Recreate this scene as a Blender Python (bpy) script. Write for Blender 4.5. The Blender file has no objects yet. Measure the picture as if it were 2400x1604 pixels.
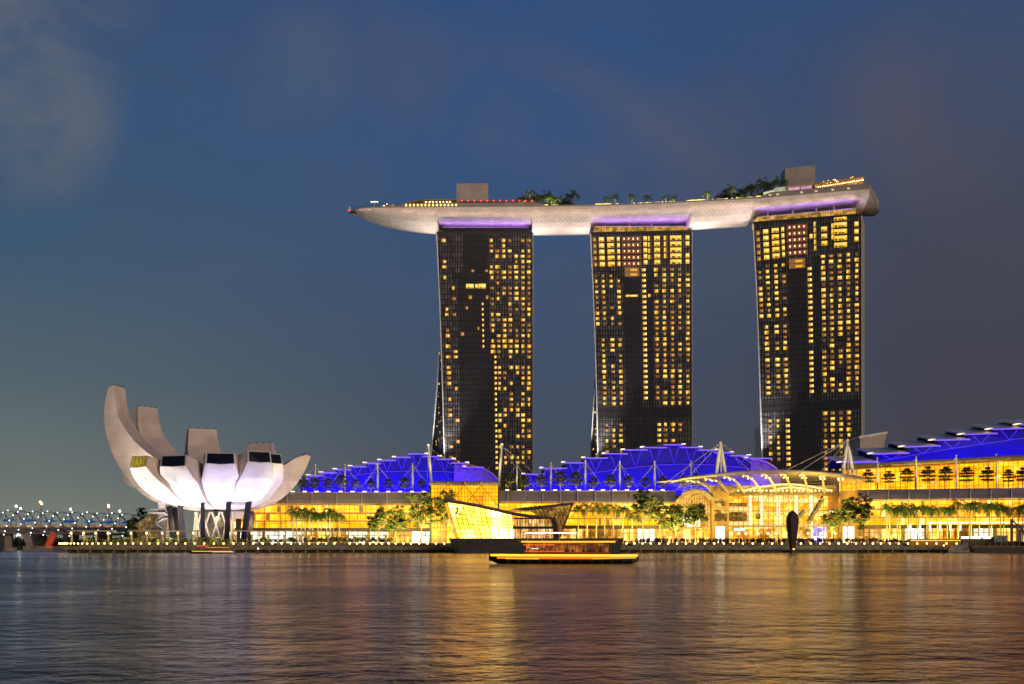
import bpy, math, random
from mathutils import Vector
rnd = random.Random(7)
S = bpy.context.scene
COL = S.collection
R = math.radians

# ------------------------------------------------------------ camera
F, HZ, CAMZ = 3000.0, 1272.0, 3.5          # focal length and horizon row of the 2400 px wide photograph; eye height in metres
cam = bpy.data.objects.new("camera", bpy.data.cameras.new("camera"))
COL.objects.link(cam)
cam.location = (0, 0, CAMZ)
cam.rotation_euler = (R(90), 0, 0)
cam.data.sensor_width = 36
cam.data.lens = 36 * F / 2400
cam.data.shift_y = (HZ - 802) / 2400
cam.data.clip_start, cam.data.clip_end = 1, 30000
S.camera = cam

# ------------------------------------------------------------ render look
S.view_settings.view_transform = 'Standard'
S.view_settings.look = 'None'
S.view_settings.exposure = 0.0
S.view_settings.gamma = 1
S.cycles.use_denoising = True
S.cycles.max_bounces = 6
S.cycles.diffuse_bounces = 2
S.cycles.glossy_bounces = 3
S.cycles.transparent_max_bounces = 6
S.cycles.sample_clamp_indirect = 4
S.cycles.sample_clamp_direct = 12
S.cycles.caustics_reflective = False
S.cycles.caustics_refractive = False


def lin(r, g, b):
    def f(c):
        c /= 255.0
        return c / 12.92 if c <= .04045 else ((c + .055) / 1.055) ** 2.4
    return (f(r), f(g), f(b), 1)


# ------------------------------------------------------------ sky: dusk, clouds drifting at the sides
W = bpy.data.worlds.new("World")
S.world = W
W.use_nodes = True
nt = W.node_tree
nt.nodes.clear()


def N(tree, kind, **kw):
    n = tree.nodes.new(kind)
    for k, v in kw.items():
        if k.startswith('i_'):
            n.inputs[k[2:].replace('_', ' ')].default_value = v
        elif k.startswith('n_'):
            n.inputs[int(k[2:])].default_value = v
        else:
            setattr(n, k, v)
    return n


def ramp(tree, stops, interp='LINEAR'):
    n = tree.nodes.new('ShaderNodeValToRGB')
    e = n.color_ramp.elements
    n.color_ramp.interpolation = interp
    while len(e) < len(stops):
        e.new(0.5)
    for k, (p, c) in enumerate(stops):
        e[k].position = p
        e[k].color = c if len(c) == 4 else (*c, 1)
    return n


def math_n(tree, op, a, b=None, c=None):
    n = tree.nodes.new('ShaderNodeMath')
    n.operation = op
    for i, v in enumerate((a, b, c)):
        if v is None:
            continue
        if isinstance(v, (int, float)):
            n.inputs[i].default_value = v
        else:
            tree.links.new(v, n.inputs[i])
    return n.outputs[0]


def mix_n(tree, fac, a, b, blend='MIX'):
    n = tree.nodes.new('ShaderNodeMix')
    n.data_type = 'RGBA'
    n.blend_type = blend
    for i, v in ((0, fac), (6, a), (7, b)):
        if isinstance(v, (int, float, tuple)):
            n.inputs[i].default_value = v
        else:
            tree.links.new(v, n.inputs[i])
    return n.outputs[2]


def build_sky():
    L = nt.links.new
    tc = N(nt, 'ShaderNodeTexCoord')
    sep = N(nt, 'ShaderNodeSeparateXYZ')
    L(tc.outputs['Generated'], sep.inputs[0])
    x, y, z = sep.outputs
    zz = math_n(nt, 'MULTIPLY', z, 2.0)               # 0 horizon .. 0.78 top of the view
    west = ramp(nt, [(0.0, lin(128, 133, 116)), (.10, lin(107, 116, 112)), (.24, lin(84, 99, 108)), (.42, lin(62, 88, 113)),
                     (.62, lin(52, 83, 120)), (.80, lin(46, 76, 116)), (1.0, lin(36, 60, 100))])
    mid = ramp(nt, [(0.0, lin(84, 86, 92)), (.12, lin(72, 80, 93)), (.28, lin(67, 80, 103)), (.42, lin(62, 82, 112)),
                    (.60, lin(54, 82, 124)), (.80, lin(45, 77, 124)), (1.0, lin(34, 60, 105))])
    east = ramp(nt, [(0.0, lin(76, 74, 80)), (.12, lin(68, 68, 77)), (.28, lin(66, 67, 79)), (.42, lin(66, 69, 82)),
                     (.60, lin(62, 75, 102)), (.80, lin(54, 77, 114)), (1.0, lin(36, 58, 100))])
    for r_ in (west, mid, east):
        L(zz, r_.inputs[0])
    ax = math_n(nt, 'DIVIDE', x, math_n(nt, 'MAXIMUM', math_n(nt, 'ABSOLUTE', y), .05))
    mr1 = N(nt, 'ShaderNodeMapRange', interpolation_type='SMOOTHSTEP')
    L(ax, mr1.inputs[0])
    mr1.inputs[1].default_value, mr1.inputs[2].default_value = -.40, 0.02
    mr2 = N(nt, 'ShaderNodeMapRange', interpolation_type='SMOOTHSTEP')
    L(ax, mr2.inputs[0])
    mr2.inputs[1].default_value, mr2.inputs[2].default_value = 0.0, .36
    c = mix_n(nt, mr1.outputs[0], west.outputs[0], mid.outputs[0])
    c = mix_n(nt, mr2.outputs[0], c, east.outputs[0])
    # broad soft cloud
    mp = N(nt, 'ShaderNodeMapping')
    mp.inputs['Scale'].default_value = (2.6, 1.0, 4.6)
    mp.inputs['Location'].default_value = (3.1, 0, 1.35)
    L(tc.outputs['Generated'], mp.inputs[0])
    n1 = N(nt, 'ShaderNodeTexNoise', i_Scale=1.35, i_Detail=5, i_Roughness=.52, i_Distortion=.25)
    L(mp.outputs[0], n1.inputs['Vector'])
    cl = ramp(nt, [(.46, (0, 0, 0)), (.80, (1, 1, 1))])
    L(n1.outputs[0], cl.inputs[0])
    cl2 = math_n(nt, 'MULTIPLY', cl.outputs[0], .34)
    c = mix_n(nt, cl2, c, lin(82, 87, 102))

    # the lone lit clouds at the bridge side, and thin wisps over the towers: noise inside soft ovals
    def oval(cx, cz, rx, rz, tilt=0.0):
        ca, sa = math.cos(tilt), math.sin(tilt)
        dx = math_n(nt, 'SUBTRACT', ax, cx)
        dz = math_n(nt, 'SUBTRACT', z, cz)
        u = math_n(nt, 'ADD', math_n(nt, 'MULTIPLY', dx, ca), math_n(nt, 'MULTIPLY', dz, sa))
        v = math_n(nt, 'SUBTRACT', math_n(nt, 'MULTIPLY', dz, ca), math_n(nt, 'MULTIPLY', dx, sa))
        d = math_n(nt, 'ADD', math_n(nt, 'POWER', math_n(nt, 'DIVIDE', u, rx), 2), math_n(nt, 'POWER', math_n(nt, 'DIVIDE', v, rz), 2))
        m = N(nt, 'ShaderNodeMapRange', interpolation_type='SMOOTHSTEP')
        L(d, m.inputs[0])
        m.inputs[1].default_value, m.inputs[2].default_value = 1.25, 0.0
        return m.outputs[0]
    n2 = N(nt, 'ShaderNodeTexNoise', i_Scale=6.5, i_Detail=7, i_Roughness=.58, i_Distortion=.7)
    L(tc.outputs['Generated'], n2.inputs['Vector'])
    wob = ramp(nt, [(.38, (0, 0, 0)), (.66, (1, 1, 1))])
    L(n2.outputs[0], wob.inputs[0])
    front = math_n(nt, 'GREATER_THAN', y, 0.0)
    for (cx, cz, rx, rz, tl, k, col) in [(-.385, .315, .085, .085, -.6, .85, (114, 114, 112)), (-.315, .385, .04, .045, .9, .6, (108, 110, 118)),
                                         (-.39, .385, .06, .04, .5, .7, (110, 110, 120)), (.28, .30, .24, .075, .10, .75, (82, 82, 99)),
                                         (.0, .325, .20, .05, -.22, .7, (84, 90, 111)), (.39, .26, .13, .09, .3, .4, (72, 73, 88)),
                                         (-.17, .33, .06, .05, .8, .5, (84, 98, 120)), (-.25, .22, .16, .03, .1, .35, (76, 92, 108)), (.12, .2, .2, .03, .05, .35, (78, 86, 102))]:
        m = math_n(nt, 'MULTIPLY', oval(cx, cz, rx, rz, tl), wob.outputs[0])
        m = math_n(nt, 'MULTIPLY', math_n(nt, 'MULTIPLY', m, k), front)
        c = mix_n(nt, m, c, lin(*col))
    bg = N(nt, 'ShaderNodeBackground', i_Strength=1.0)
    L(c, bg.inputs[0])
    # the last light of the physical sky on top (sun already under the horizon behind the camera)
    sky = N(nt, 'ShaderNodeTexSky', sky_type='NISHITA', sun_disc=False, sun_elevation=R(-4), sun_rotation=R(180))
    bg2 = N(nt, 'ShaderNodeBackground', i_Strength=.05)
    L(sky.outputs[0], bg2.inputs[0])
    ad = N(nt, 'ShaderNodeAddShader')
    L(bg.outputs[0], ad.inputs[0])
    L(bg2.outputs[0], ad.inputs[1])
    out = N(nt, 'ShaderNodeOutputWorld')
    L(ad.outputs[0], out.inputs[0])


build_sky()

# the afterglow in the west, behind the camera: weak, wide and warm
sun = bpy.data.objects.new("sun", bpy.data.lights.new("sun", 'SUN'))
COL.objects.link(sun)
sun.data.energy = 1.75
sun.data.angle = R(35)
sun.data.color = (1, .78, .58)
sun.rotation_euler = (R(84), 0, R(42))


# ------------------------------------------------------------ helpers
def P(px, py, Y):
    """the point at depth Y seen at a photograph pixel"""
    return Vector(((px - 1200) * Y / F, Y, CAMZ + (HZ - py) * Y / F))


def X_(px, Y):
    return (px - 1200) * Y / F


def Z_(py, Y):
    return CAMZ + (HZ - py) * Y / F


def lerp(a, b, t):
    return a + (b - a) * t


def interp(pts, t):
    """piecewise linear y at t over sorted (x, y) points"""
    if t <= pts[0][0]:
        return pts[0][1]
    for (a, ya), (b, yb) in zip(pts, pts[1:]):
        if t <= b:
            return ya + (yb - ya) * (t - a) / (b - a)
    return pts[-1][1]


ORG = {}                                             # world origin of every object we parent to


class MB:
    """collects shapes in world coordinates; build() links them as ONE mesh object"""

    def __init__(s):
        s.v, s.f, s.m, s.sm = [], [], [], []

    def add(s, vs, fs, mi=0, smooth=False):
        o = len(s.v)
        s.v += [tuple(p) for p in vs]
        for q in fs:
            s.f.append(tuple(i + o for i in q))
            s.m.append(mi)
            s.sm.append(smooth)
        return s

    def quad(s, a, b, c, d, mi=0):
        return s.add([a, b, c, d], [(0, 1, 2, 3)], mi)

    def hexa(s, p, mi=0):
        """8 corners: bottom ring 0-3, top ring 4-7"""
        return s.add(p, [(3, 2, 1, 0), (4, 5, 6, 7), (0, 1, 5, 4), (1, 2, 6, 5), (2, 3, 7, 6), (3, 0, 4, 7)], mi)

    def box(s, x0, x1, y0, y1, z0, z1, mi=0):
        return s.hexa([(x0, y0, z0), (x1, y0, z0), (x1, y1, z0), (x0, y1, z0), (x0, y0, z1), (x1, y0, z1), (x1, y1, z1), (x0, y1, z1)], mi)

    def loft(s, rings, mi=0, closed=True, caps=True, smooth=False):
        n = len(rings[0])
        vs = [p for r in rings for p in r]
        fs = []
        for k in range(len(rings) - 1):
            for i in range(n if closed else n - 1):
                j = (i + 1) % n
                fs.append((k * n + i, k * n + j, (k + 1) * n + j, (k + 1) * n + i))
        s.add(vs, fs, mi, smooth)
        if caps and closed:
            s.add(rings[0], [tuple(range(n - 1, -1, -1))], mi)
            s.add(rings[-1], [tuple(range(n))], mi)
        return s

    def tube(s, pts, r, n=6, mi=0, smooth=True, caps=True):
        """round bar through points; r one radius or one per point"""
        pts = [Vector(p) for p in pts]
        rs = r if isinstance(r, (list, tuple)) else [r] * len(pts)
        rings = []
        for k, p in enumerate(pts):
            d = (pts[min(k + 1, len(pts) - 1)] - pts[max(k - 1, 0)])
            d = d.normalized() if d.length > 1e-9 else Vector((0, 0, 1))
            up = Vector((0, 0, 1)) if abs(d.z) < .9 else Vector((0, 1, 0))
            a = d.cross(up).normalized()
            b = a.cross(d)
            rings.append([p + (a * math.cos(t) + b * math.sin(t)) * rs[k] for t in (2 * math.pi * i / n for i in range(n))])
        return s.loft(rings, mi, True, caps, smooth)

    def bar(s, p, q, w, h=None, mi=0):
        """square bar from p to q"""
        p, q = Vector(p), Vector(q)
        h = h or w
        d = (q - p).normalized()
        up = Vector((0, 0, 1)) if abs(d.z) < .95 else Vector((0, 1, 0))
        a = d.cross(up).normalized() * w / 2
        b = a.normalized().cross(d) * h / 2
        return s.hexa([p - a - b, p + a - b, p + a + b, p - a + b, q - a - b, q + a - b, q + a + b, q - a + b], mi)

    def prism(s, poly, off, mi=0):
        """a flat outline pushed along a vector"""
        n = len(poly)
        off = Vector(off)
        a = [Vector(p) for p in poly]
        b = [p + off for p in a]
        s.add(a + b, [tuple(range(n - 1, -1, -1)), tuple(range(n, 2 * n))] + [(i, (i + 1) % n, n + (i + 1) % n, n + i) for i in range(n)], mi)
        return s

    def ball(s, c, r, mi=0, n=8, m=5, sz=1.0):
        rings = []
        for k in range(m + 1):
            a = math.pi * k / m
            rr = max(math.sin(a), .02) * r
            rings.append([(c[0] + rr * math.cos(2 * math.pi * i / n), c[1] + rr * math.sin(2 * math.pi * i / n), c[2] - math.cos(a) * r * sz) for i in range(n)])
        return s.loft(rings, mi, True, True, True)

    def build(s, name, mats, parent=None, origin=None):
        if not isinstance(mats, (list, tuple)):
            mats = [mats]
        if parent is not None:
            o0 = ORG[parent.name]
        elif origin is not None:
            o0 = Vector(origin)
        else:
            o0 = Vector((sum(p[0] for p in s.v) / len(s.v), sum(p[1] for p in s.v) / len(s.v), min(p[2] for p in s.v)))
        me = bpy.data.meshes.new(name)
        me.from_pydata([(p[0] - o0.x, p[1] - o0.y, p[2] - o0.z) for p in s.v], [], s.f)
        for m_ in mats:
            me.materials.append(m_)
        me.polygons.foreach_set('material_index', s.m)
        me.polygons.foreach_set('use_smooth', s.sm)
        me.update()
        ob = bpy.data.objects.new(name, me)
        COL.objects.link(ob)
        if parent is not None:
            ob.parent = parent
        else:
            ob.location = o0
        ORG[ob.name] = o0
        return ob


def tag(o, label=None, cat=None, group=None, kind=None):
    for k, v in (('label', label), ('category', cat), ('group', group), ('kind', kind)):
        if v:
            o[k] = v
    return o


def thing(name, label, cat, loc, group=None):
    o = bpy.data.objects.new(name, None)
    COL.objects.link(o)
    o.location = loc
    o.empty_display_size = .5
    ORG[o.name] = Vector(loc)
    return tag(o, label, cat, group)


def kids(o):
    return KIDS.get(o.name, [])


KIDS = {}


def dup(root, loc, label, rz=None, sc=None, group=None):
    """copy of a thing and of its parts and sub-parts (they share their meshes)"""
    def cp(o, par):
        c = o.copy()
        COL.objects.link(c)
        c.parent = par
        for ch in list(o.children):
            cp(ch, c)
        return c
    r = cp(root, None)
    r.location = loc
    if rz is not None:
        r.rotation_euler = (0, 0, rz)
    if sc is not None:
        r.scale = sc if isinstance(sc, tuple) else (sc, sc, sc)
    r['label'] = label
    if group:
        r['group'] = group
    return r


WORDS = "first second third fourth fifth sixth seventh eighth ninth tenth eleventh twelfth thirteenth fourteenth fifteenth sixteenth seventeenth eighteenth nineteenth twentieth".split()
WORDS += ["twenty-" + w for w in WORDS[:9]] + ["thirtieth"] + ["thirty-" + w for w in WORDS[:9]]


def spot(name, loc, aim, power, color, size=60, blend=.8, radius=.4):
    l = bpy.data.lights.new(name, 'SPOT')
    l.energy, l.color, l.spot_size, l.spot_blend, l.shadow_soft_size = power, color, R(size), blend, radius
    o = bpy.data.objects.new(name, l)
    COL.objects.link(o)
    o.location = loc
    o.rotation_euler = (Vector(aim) - Vector(loc)).to_track_quat('-Z', 'Y').to_euler()
    return o


def area(name, loc, aim, power, color, sx, sy, spread=180):
    """long floodlight batten: sx runs along the world X axis"""
    l = bpy.data.lights.new(name, 'AREA')
    l.shape, l.size, l.size_y, l.energy, l.color, l.spread = 'RECTANGLE', sx, sy, power, color, R(spread)
    o = bpy.data.objects.new(name, l)
    COL.objects.link(o)
    o.location = loc
    d = (Vector(aim) - Vector(loc)).normalized()
    xa = Vector((1, 0, 0))
    za = -d
    ya = za.cross(xa).normalized()
    xa = ya.cross(za).normalized()
    from mathutils import Matrix
    o.rotation_euler = Matrix((xa, ya, za)).transposed().to_euler()
    return o


# ------------------------------------------------------------ materials
MAT = {}


def mat(name, col, rough=.6, metal=0, noise=.12, nscale=.6, spec=.5, bump=0):
    if name in MAT:
        return MAT[name]
    m = bpy.data.materials.new(name)
    m.use_nodes = True
    t = m.node_tree
    b = t.nodes['Principled BSDF']
    b.inputs['Roughness'].default_value = rough
    b.inputs['Metallic'].default_value = metal
    b.inputs['Specular IOR Level'].default_value = spec
    tc = N(t, 'ShaderNodeTexCoord')
    n = N(t, 'ShaderNodeTexNoise', i_Scale=nscale, i_Detail=4)
    t.links.new(tc.outputs['Object'], n.inputs['Vector'])
    lo = tuple(c * (1 - noise * 1.6) for c in col[:3])
    hi = tuple(min(1, c * (1 + noise * 1.6)) for c in col[:3])
    r_ = ramp(t, [(.3, lo), (.7, hi)])
    t.links.new(n.outputs[0], r_.inputs[0])
    t.links.new(r_.outputs[0], b.inputs['Base Color'])
    if bump:
        bp = N(t, 'ShaderNodeBump', i_Strength=bump, i_Distance=.1)
        t.links.new(n.outputs[0], bp.inputs['Height'])
        t.links.new(bp.outputs[0], b.inputs['Normal'])
    MAT[name] = m
    return m


def emis(name, col, strength=1.0):
    if name in MAT:
        return MAT[name]
    m = bpy.data.materials.new(name)
    m.use_nodes = True
    b = m.node_tree.nodes['Principled BSDF']
    b.inputs['Base Color'].default_value = (.05, .05, .05, 1)
    b.inputs['Emission Color'].default_value = (*col[:3], 1)
    b.inputs['Emission Strength'].default_value = strength
    MAT[name] = m
    return m


def panelled(name, col, line, w, h, mortar=.06, rough=.5, offset=.5, axes='xz', var=.1, metal=0, spec=.5):
    """cladding with thin joints, from object coordinates in metres"""
    if name in MAT:
        return MAT[name]
    m = bpy.data.materials.new(name)
    m.use_nodes = True
    t = m.node_tree
    b = t.nodes['Principled BSDF']
    b.inputs['Roughness'].default_value = rough
    b.inputs['Metallic'].default_value = metal
    b.inputs['Specular IOR Level'].default_value = spec
    tc = N(t, 'ShaderNodeTexCoord')
    sp = N(t, 'ShaderNodeSeparateXYZ')
    t.links.new(tc.outputs['Object'], sp.inputs[0])
    cb = N(t, 'ShaderNodeCombineXYZ')
    ix = {'x': 0, 'y': 1, 'z': 2}
    t.links.new(sp.outputs[ix[axes[0]]], cb.inputs[0])
    t.links.new(sp.outputs[ix[axes[1]]], cb.inputs[1])
    br = N(t, 'ShaderNodeTexBrick', offset=offset, i_Scale=1.0, i_Mortar_Size=mortar, i_Brick_Width=w, i_Row_Height=h)
    br.inputs['Mortar Smooth'].default_value = .1
    br.inputs['Bias'].default_value = 0
    t.links.new(cb.outputs[0], br.inputs[0])
    br.inputs['Color1'].default_value = (*[c * (1 - var) for c in col[:3]], 1)
    br.inputs['Color2'].default_value = (*[min(1, c * (1 + var)) for c in col[:3]], 1)
    br.inputs['Mortar'].default_value = (*line[:3], 1)
    n = N(t, 'ShaderNodeTexNoise', i_Scale=.15, i_Detail=4)
    t.links.new(tc.outputs['Object'], n.inputs['Vector'])
    r_ = ramp(t, [(.25, (.78, .78, .78)), (.75, (1.1, 1.1, 1.1))])
    t.links.new(n.outputs[0], r_.inputs[0])
    c = mix_n(t, 1.0, br.outputs[0], r_.outputs[0], 'MULTIPLY')
    t.links.new(c, b.inputs['Base Color'])
    MAT[name] = m
    return m


def lit_glass(name, stops, strength=1.0, bw=6.0, bh=4.0, hot=.0, hotcol=(1, .85, .5), seed=0, mortar=.0, frame=(.02, .012, .004)):
    """rooms seen lit behind glass: bays of different brightness, uneven ceilings and lamps"""
    if name in MAT:
        return MAT[name]
    m = bpy.data.materials.new(name)
    m.use_nodes = True
    t = m.node_tree
    b = t.nodes['Principled BSDF']
    b.inputs['Base Color'].default_value = (.02, .015, .01, 1)
    b.inputs['Roughness'].default_value = .3
    b.inputs['Specular IOR Level'].default_value = .25
    tc = N(t, 'ShaderNodeTexCoord')
    sp = N(t, 'ShaderNodeSeparateXYZ')
    t.links.new(tc.outputs['Object'], sp.inputs[0])
    cb = N(t, 'ShaderNodeCombineXYZ')
    t.links.new(math_n(t, 'ADD', sp.outputs[0], 500 + seed * 3.7), cb.inputs[0])
    t.links.new(sp.outputs[2], cb.inputs[1])
    br = N(t, 'ShaderNodeTexBrick', offset=.0, i_Scale=1.0, i_Mortar_Size=mortar, i_Brick_Width=bw, i_Row_Height=bh)
    t.links.new(cb.outputs[0], br.inputs[0])
    br.inputs['Color1'].default_value = (0, 0, 0, 1)
    br.inputs['Color2'].default_value = (1, 1, 1, 1)
    br.inputs['Mortar'].default_value = (.1, .1, .1, 1)
    n = N(t, 'ShaderNodeTexNoise', i_Scale=.22, i_Detail=3)
    n2 = N(t, 'ShaderNodeTexBrick', offset=.0, i_Scale=1.0, i_Mortar_Size=0, i_Brick_Width=bw * .37, i_Row_Height=bh * .44)
    n2.inputs['Color1'].default_value = (0, 0, 0, 1)
    n2.inputs['Color2'].default_value = (1, 1, 1, 1)
    for q in (n, n2):
        t.links.new(cb.outputs[0], q.inputs['Vector'])
    f = math_n(t, 'ADD', math_n(t, 'MULTIPLY', br.outputs[0], .34), math_n(t, 'ADD', math_n(t, 'MULTIPLY', n.outputs[0], .80), math_n(t, 'MULTIPLY', n2.outputs[0], .30)))
    f = math_n(t, 'SUBTRACT', f, .26)
    r_ = ramp(t, stops)
    t.links.new(f, r_.inputs[0])
    c = r_.outputs[0]
    if hot:
        v = N(t, 'ShaderNodeTexVoronoi', i_Scale=.32)
        t.links.new(cb.outputs[0], v.inputs['Vector'])
        hr = ramp(t, [(.0, (1, 1, 1)), (.22, (.6, .6, .6)), (.3, (0, 0, 0))])
        t.links.new(v.outputs[0], hr.inputs[0])
        c = mix_n(t, math_n(t, 'MULTIPLY', hr.outputs[0], hot), c, (*hotcol, 1))
    t.links.new(c, b.inputs['Emission Color'])
    b.inputs['Emission Strength'].default_value = strength
    MAT[name] = m
    return m


M_white = mat('white paint', (.72, .70, .66), .45)
M_steel = mat('pale steel', (.55, .52, .48), .4, .3)
M_conc = mat('concrete', (.30, .27, .23), .8, 0, .2, .5)
M_dark = mat('dark metal', (.03, .028, .026), .5)
M_roofgrey = panelled('grey ribbed roof', (.46, .36, .28), (.28, .22, .17), 60, .55, .05, .45, .0, 'xz')
M_tan = mat('tan stone cladding', (.62, .36, .09), .6)
M_trunk = mat('bark', (.16, .11, .07), .9, 0, .3, 2)
M_mull = mat('bronze mullion', (.06, .04, .022), .5)
# ------------------------------------------------------------ water, land, quay
def build_setting():
    m = bpy.data.materials.new('bay water')
    m.use_nodes = True
    t = m.node_tree
    b = t.nodes['Principled BSDF']
    b.inputs['Base Color'].default_value = (.020, .015, .011, 1)
    b.inputs['Roughness'].default_value = .13
    b.inputs['IOR'].default_value = 1.33
    b.inputs['Specular IOR Level'].default_value = .38
    tc = N(t, 'ShaderNodeTexCoord')
    mp = N(t, 'ShaderNodeMapping')
    mp.inputs['Scale'].default_value = (1.15, 1.0, 1)
    t.links.new(tc.outputs['Object'], mp.inputs[0])
    n1 = N(t, 'ShaderNodeTexNoise', i_Scale=2.0, i_Detail=4, i_Roughness=.6, i_Distortion=.4)
    n2 = N(t, 'ShaderNodeTexNoise', i_Scale=.10, i_Detail=3, i_Roughness=.5)
    n3 = N(t, 'ShaderNodeTexNoise', i_Scale=.65, i_Detail=3)
    for n in (n1, n2, n3):
        t.links.new(mp.outputs[0], n.inputs['Vector'])
    n4 = N(t, 'ShaderNodeTexNoise', i_Scale=.022, i_Detail=4, i_Roughness=.6, i_Distortion=.6)
    t.links.new(mp.outputs[0], n4.inputs['Vector'])
    calm = ramp(t, [(.36, (.25, .25, .25)), (.66, (1, 1, 1))])
    t.links.new(n4.outputs[0], calm.inputs[0])
    small = math_n(t, 'ADD', math_n(t, 'MULTIPLY', n1.outputs[0], .30), math_n(t, 'MULTIPLY', n3.outputs[0], .75))
    h = math_n(t, 'ADD', math_n(t, 'MULTIPLY', small, calm.outputs[0]), math_n(t, 'MULTIPLY', n2.outputs[0], .8))
    bp = N(t, 'ShaderNodeBump', i_Strength=1.0, i_Distance=1.0)
    t.links.new(h, bp.inputs['Height'])
    t.links.new(bp.outputs[0], b.inputs['Normal'])
    rg = N(t, 'ShaderNodeMapRange')
    t.links.new(n4.outputs[0], rg.inputs[0])
    rg.inputs[1].default_value, rg.inputs[2].default_value, rg.inputs[3].default_value, rg.inputs[4].default_value = .3, .7, .10, .19
    t.links.new(rg.outputs[0], b.inputs['Roughness'])
    w = MB().quad((-1500, -300, 0), (1500, -300, 0), (1500, 640, 0), (-1500, 640, 0))
    df = N(t, 'ShaderNodeBsdfDiffuse')
    df.inputs[0].default_value = (.016, .011, .012, 1)
    mx = N(t, 'ShaderNodeMixShader')
    mx.inputs[0].default_value = .20
    t.links.new(b.outputs[0], mx.inputs[1])
    t.links.new(df.outputs[0], mx.inputs[2])
    t.links.new(mx.outputs[0], t.nodes['Material Output'].inputs[0])
    tag(w.build('water', m, origin=(0, 0, 0)), kind='structure')
    soil = mat('dark ground', (.05, .05, .04), .95)
    pav = mat('granite paving', (.22, .19, .15), .8, 0, .2, .8)
    far = MB().quad((-9000, 640, 1.2), (9000, 640, 1.2), (9000, 20000, 1.2), (-9000, 20000, 1.2))
    far.quad((-9000, 640, -1), (9000, 640, -1), (9000, 640, 1.2), (-9000, 640, 1.2))
    tag(far.build('ground', soil, origin=(0, 640, 0)), kind='structure')
    xl = X_(185, 450)
    pr = MB()
    pr.hexa([(xl, 449, -1), (400, 449, -1), (400, 639.9, -1), (X_(330, 560) - 40, 639.9, -1), (xl, 449, 3.3), (400, 449, 3.3), (400, 639.9, 3.3), (X_(330, 560) - 40, 639.9, 3.3)])
    tag(pr.build('promenade', pav, origin=(0, 449, 0)), kind='structure')
    # lower boardwalk on piles along the water
    x0, x1 = X_(140, 437), X_(2075 + 200, 437)
    bw = MB()
    bw.box(x0, x1, 437, 448.9, 1.75, 2.3)
    bw.box(x0, x1, 437.3, 437.7, 1.05, 1.745)
    bw.box(x0 + 1, x1, 443, 448.9, -1, 1.74)
    x = x0 + 1.5
    while x < x1:
        bw.box(x, x + .5, 438, 438.6, -1, 1.04)
        x += 4.1
    tag(bw.build('boardwalk', mat('boardwalk deck', (.30, .24, .13), .7, 0, .25, .7), origin=(0, 437, 0)), kind='structure')
    # stepped seats up to the plaza in front of the event hall
    st = MB()
    for k in range(3):
        st.box(X_(1480, 447), X_(2110, 447), 444.6 + k * 1.45, 449 + .01 * k, 2.305, 2.62 + k * .33)
    tag(st.build('plaza_steps', pav, origin=(X_(1800, 447), 447, 2.3)), kind='structure')


build_setting()
# ------------------------------------------------------------ three hotel towers
M_face = panelled('tower glass cladding', (.115, .105, .106), (.008, .007, .007), 1.55, 3.15, .22, .30, .0, 'xz', .45, 0, .35)
M_core = panelled('tower plain glass', (.052, .046, .046), (.005, .004, .004), 1.55, 3.15, .12, .30, .0, 'xz', .12, 0, .35)
M_side = mat('tower side wall', (.34, .30, .27), .6)
M_refl = mat('dark mirror glass', (.05, .045, .045), .08, .7)
M_edge = mat('white edge trim', (.8, .78, .76), .4)
W_A = emis('window amber', (1.0, .49, .03), .9)
W_B = emis('window bright', (1.0, .60, .07), 1.25)
W_C = emis('window dim', (.50, .21, .03), .50)
W_D = emis('window lamp', (1.0, .78, .34), 2.6)
W_E = emis('window curtain', (.45, .20, .03), .6)
W_R = emis('window red room', (.42, .10, .03), .55)
W_K = mat('window dark inner', (.02, .016, .012), .3)


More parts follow.
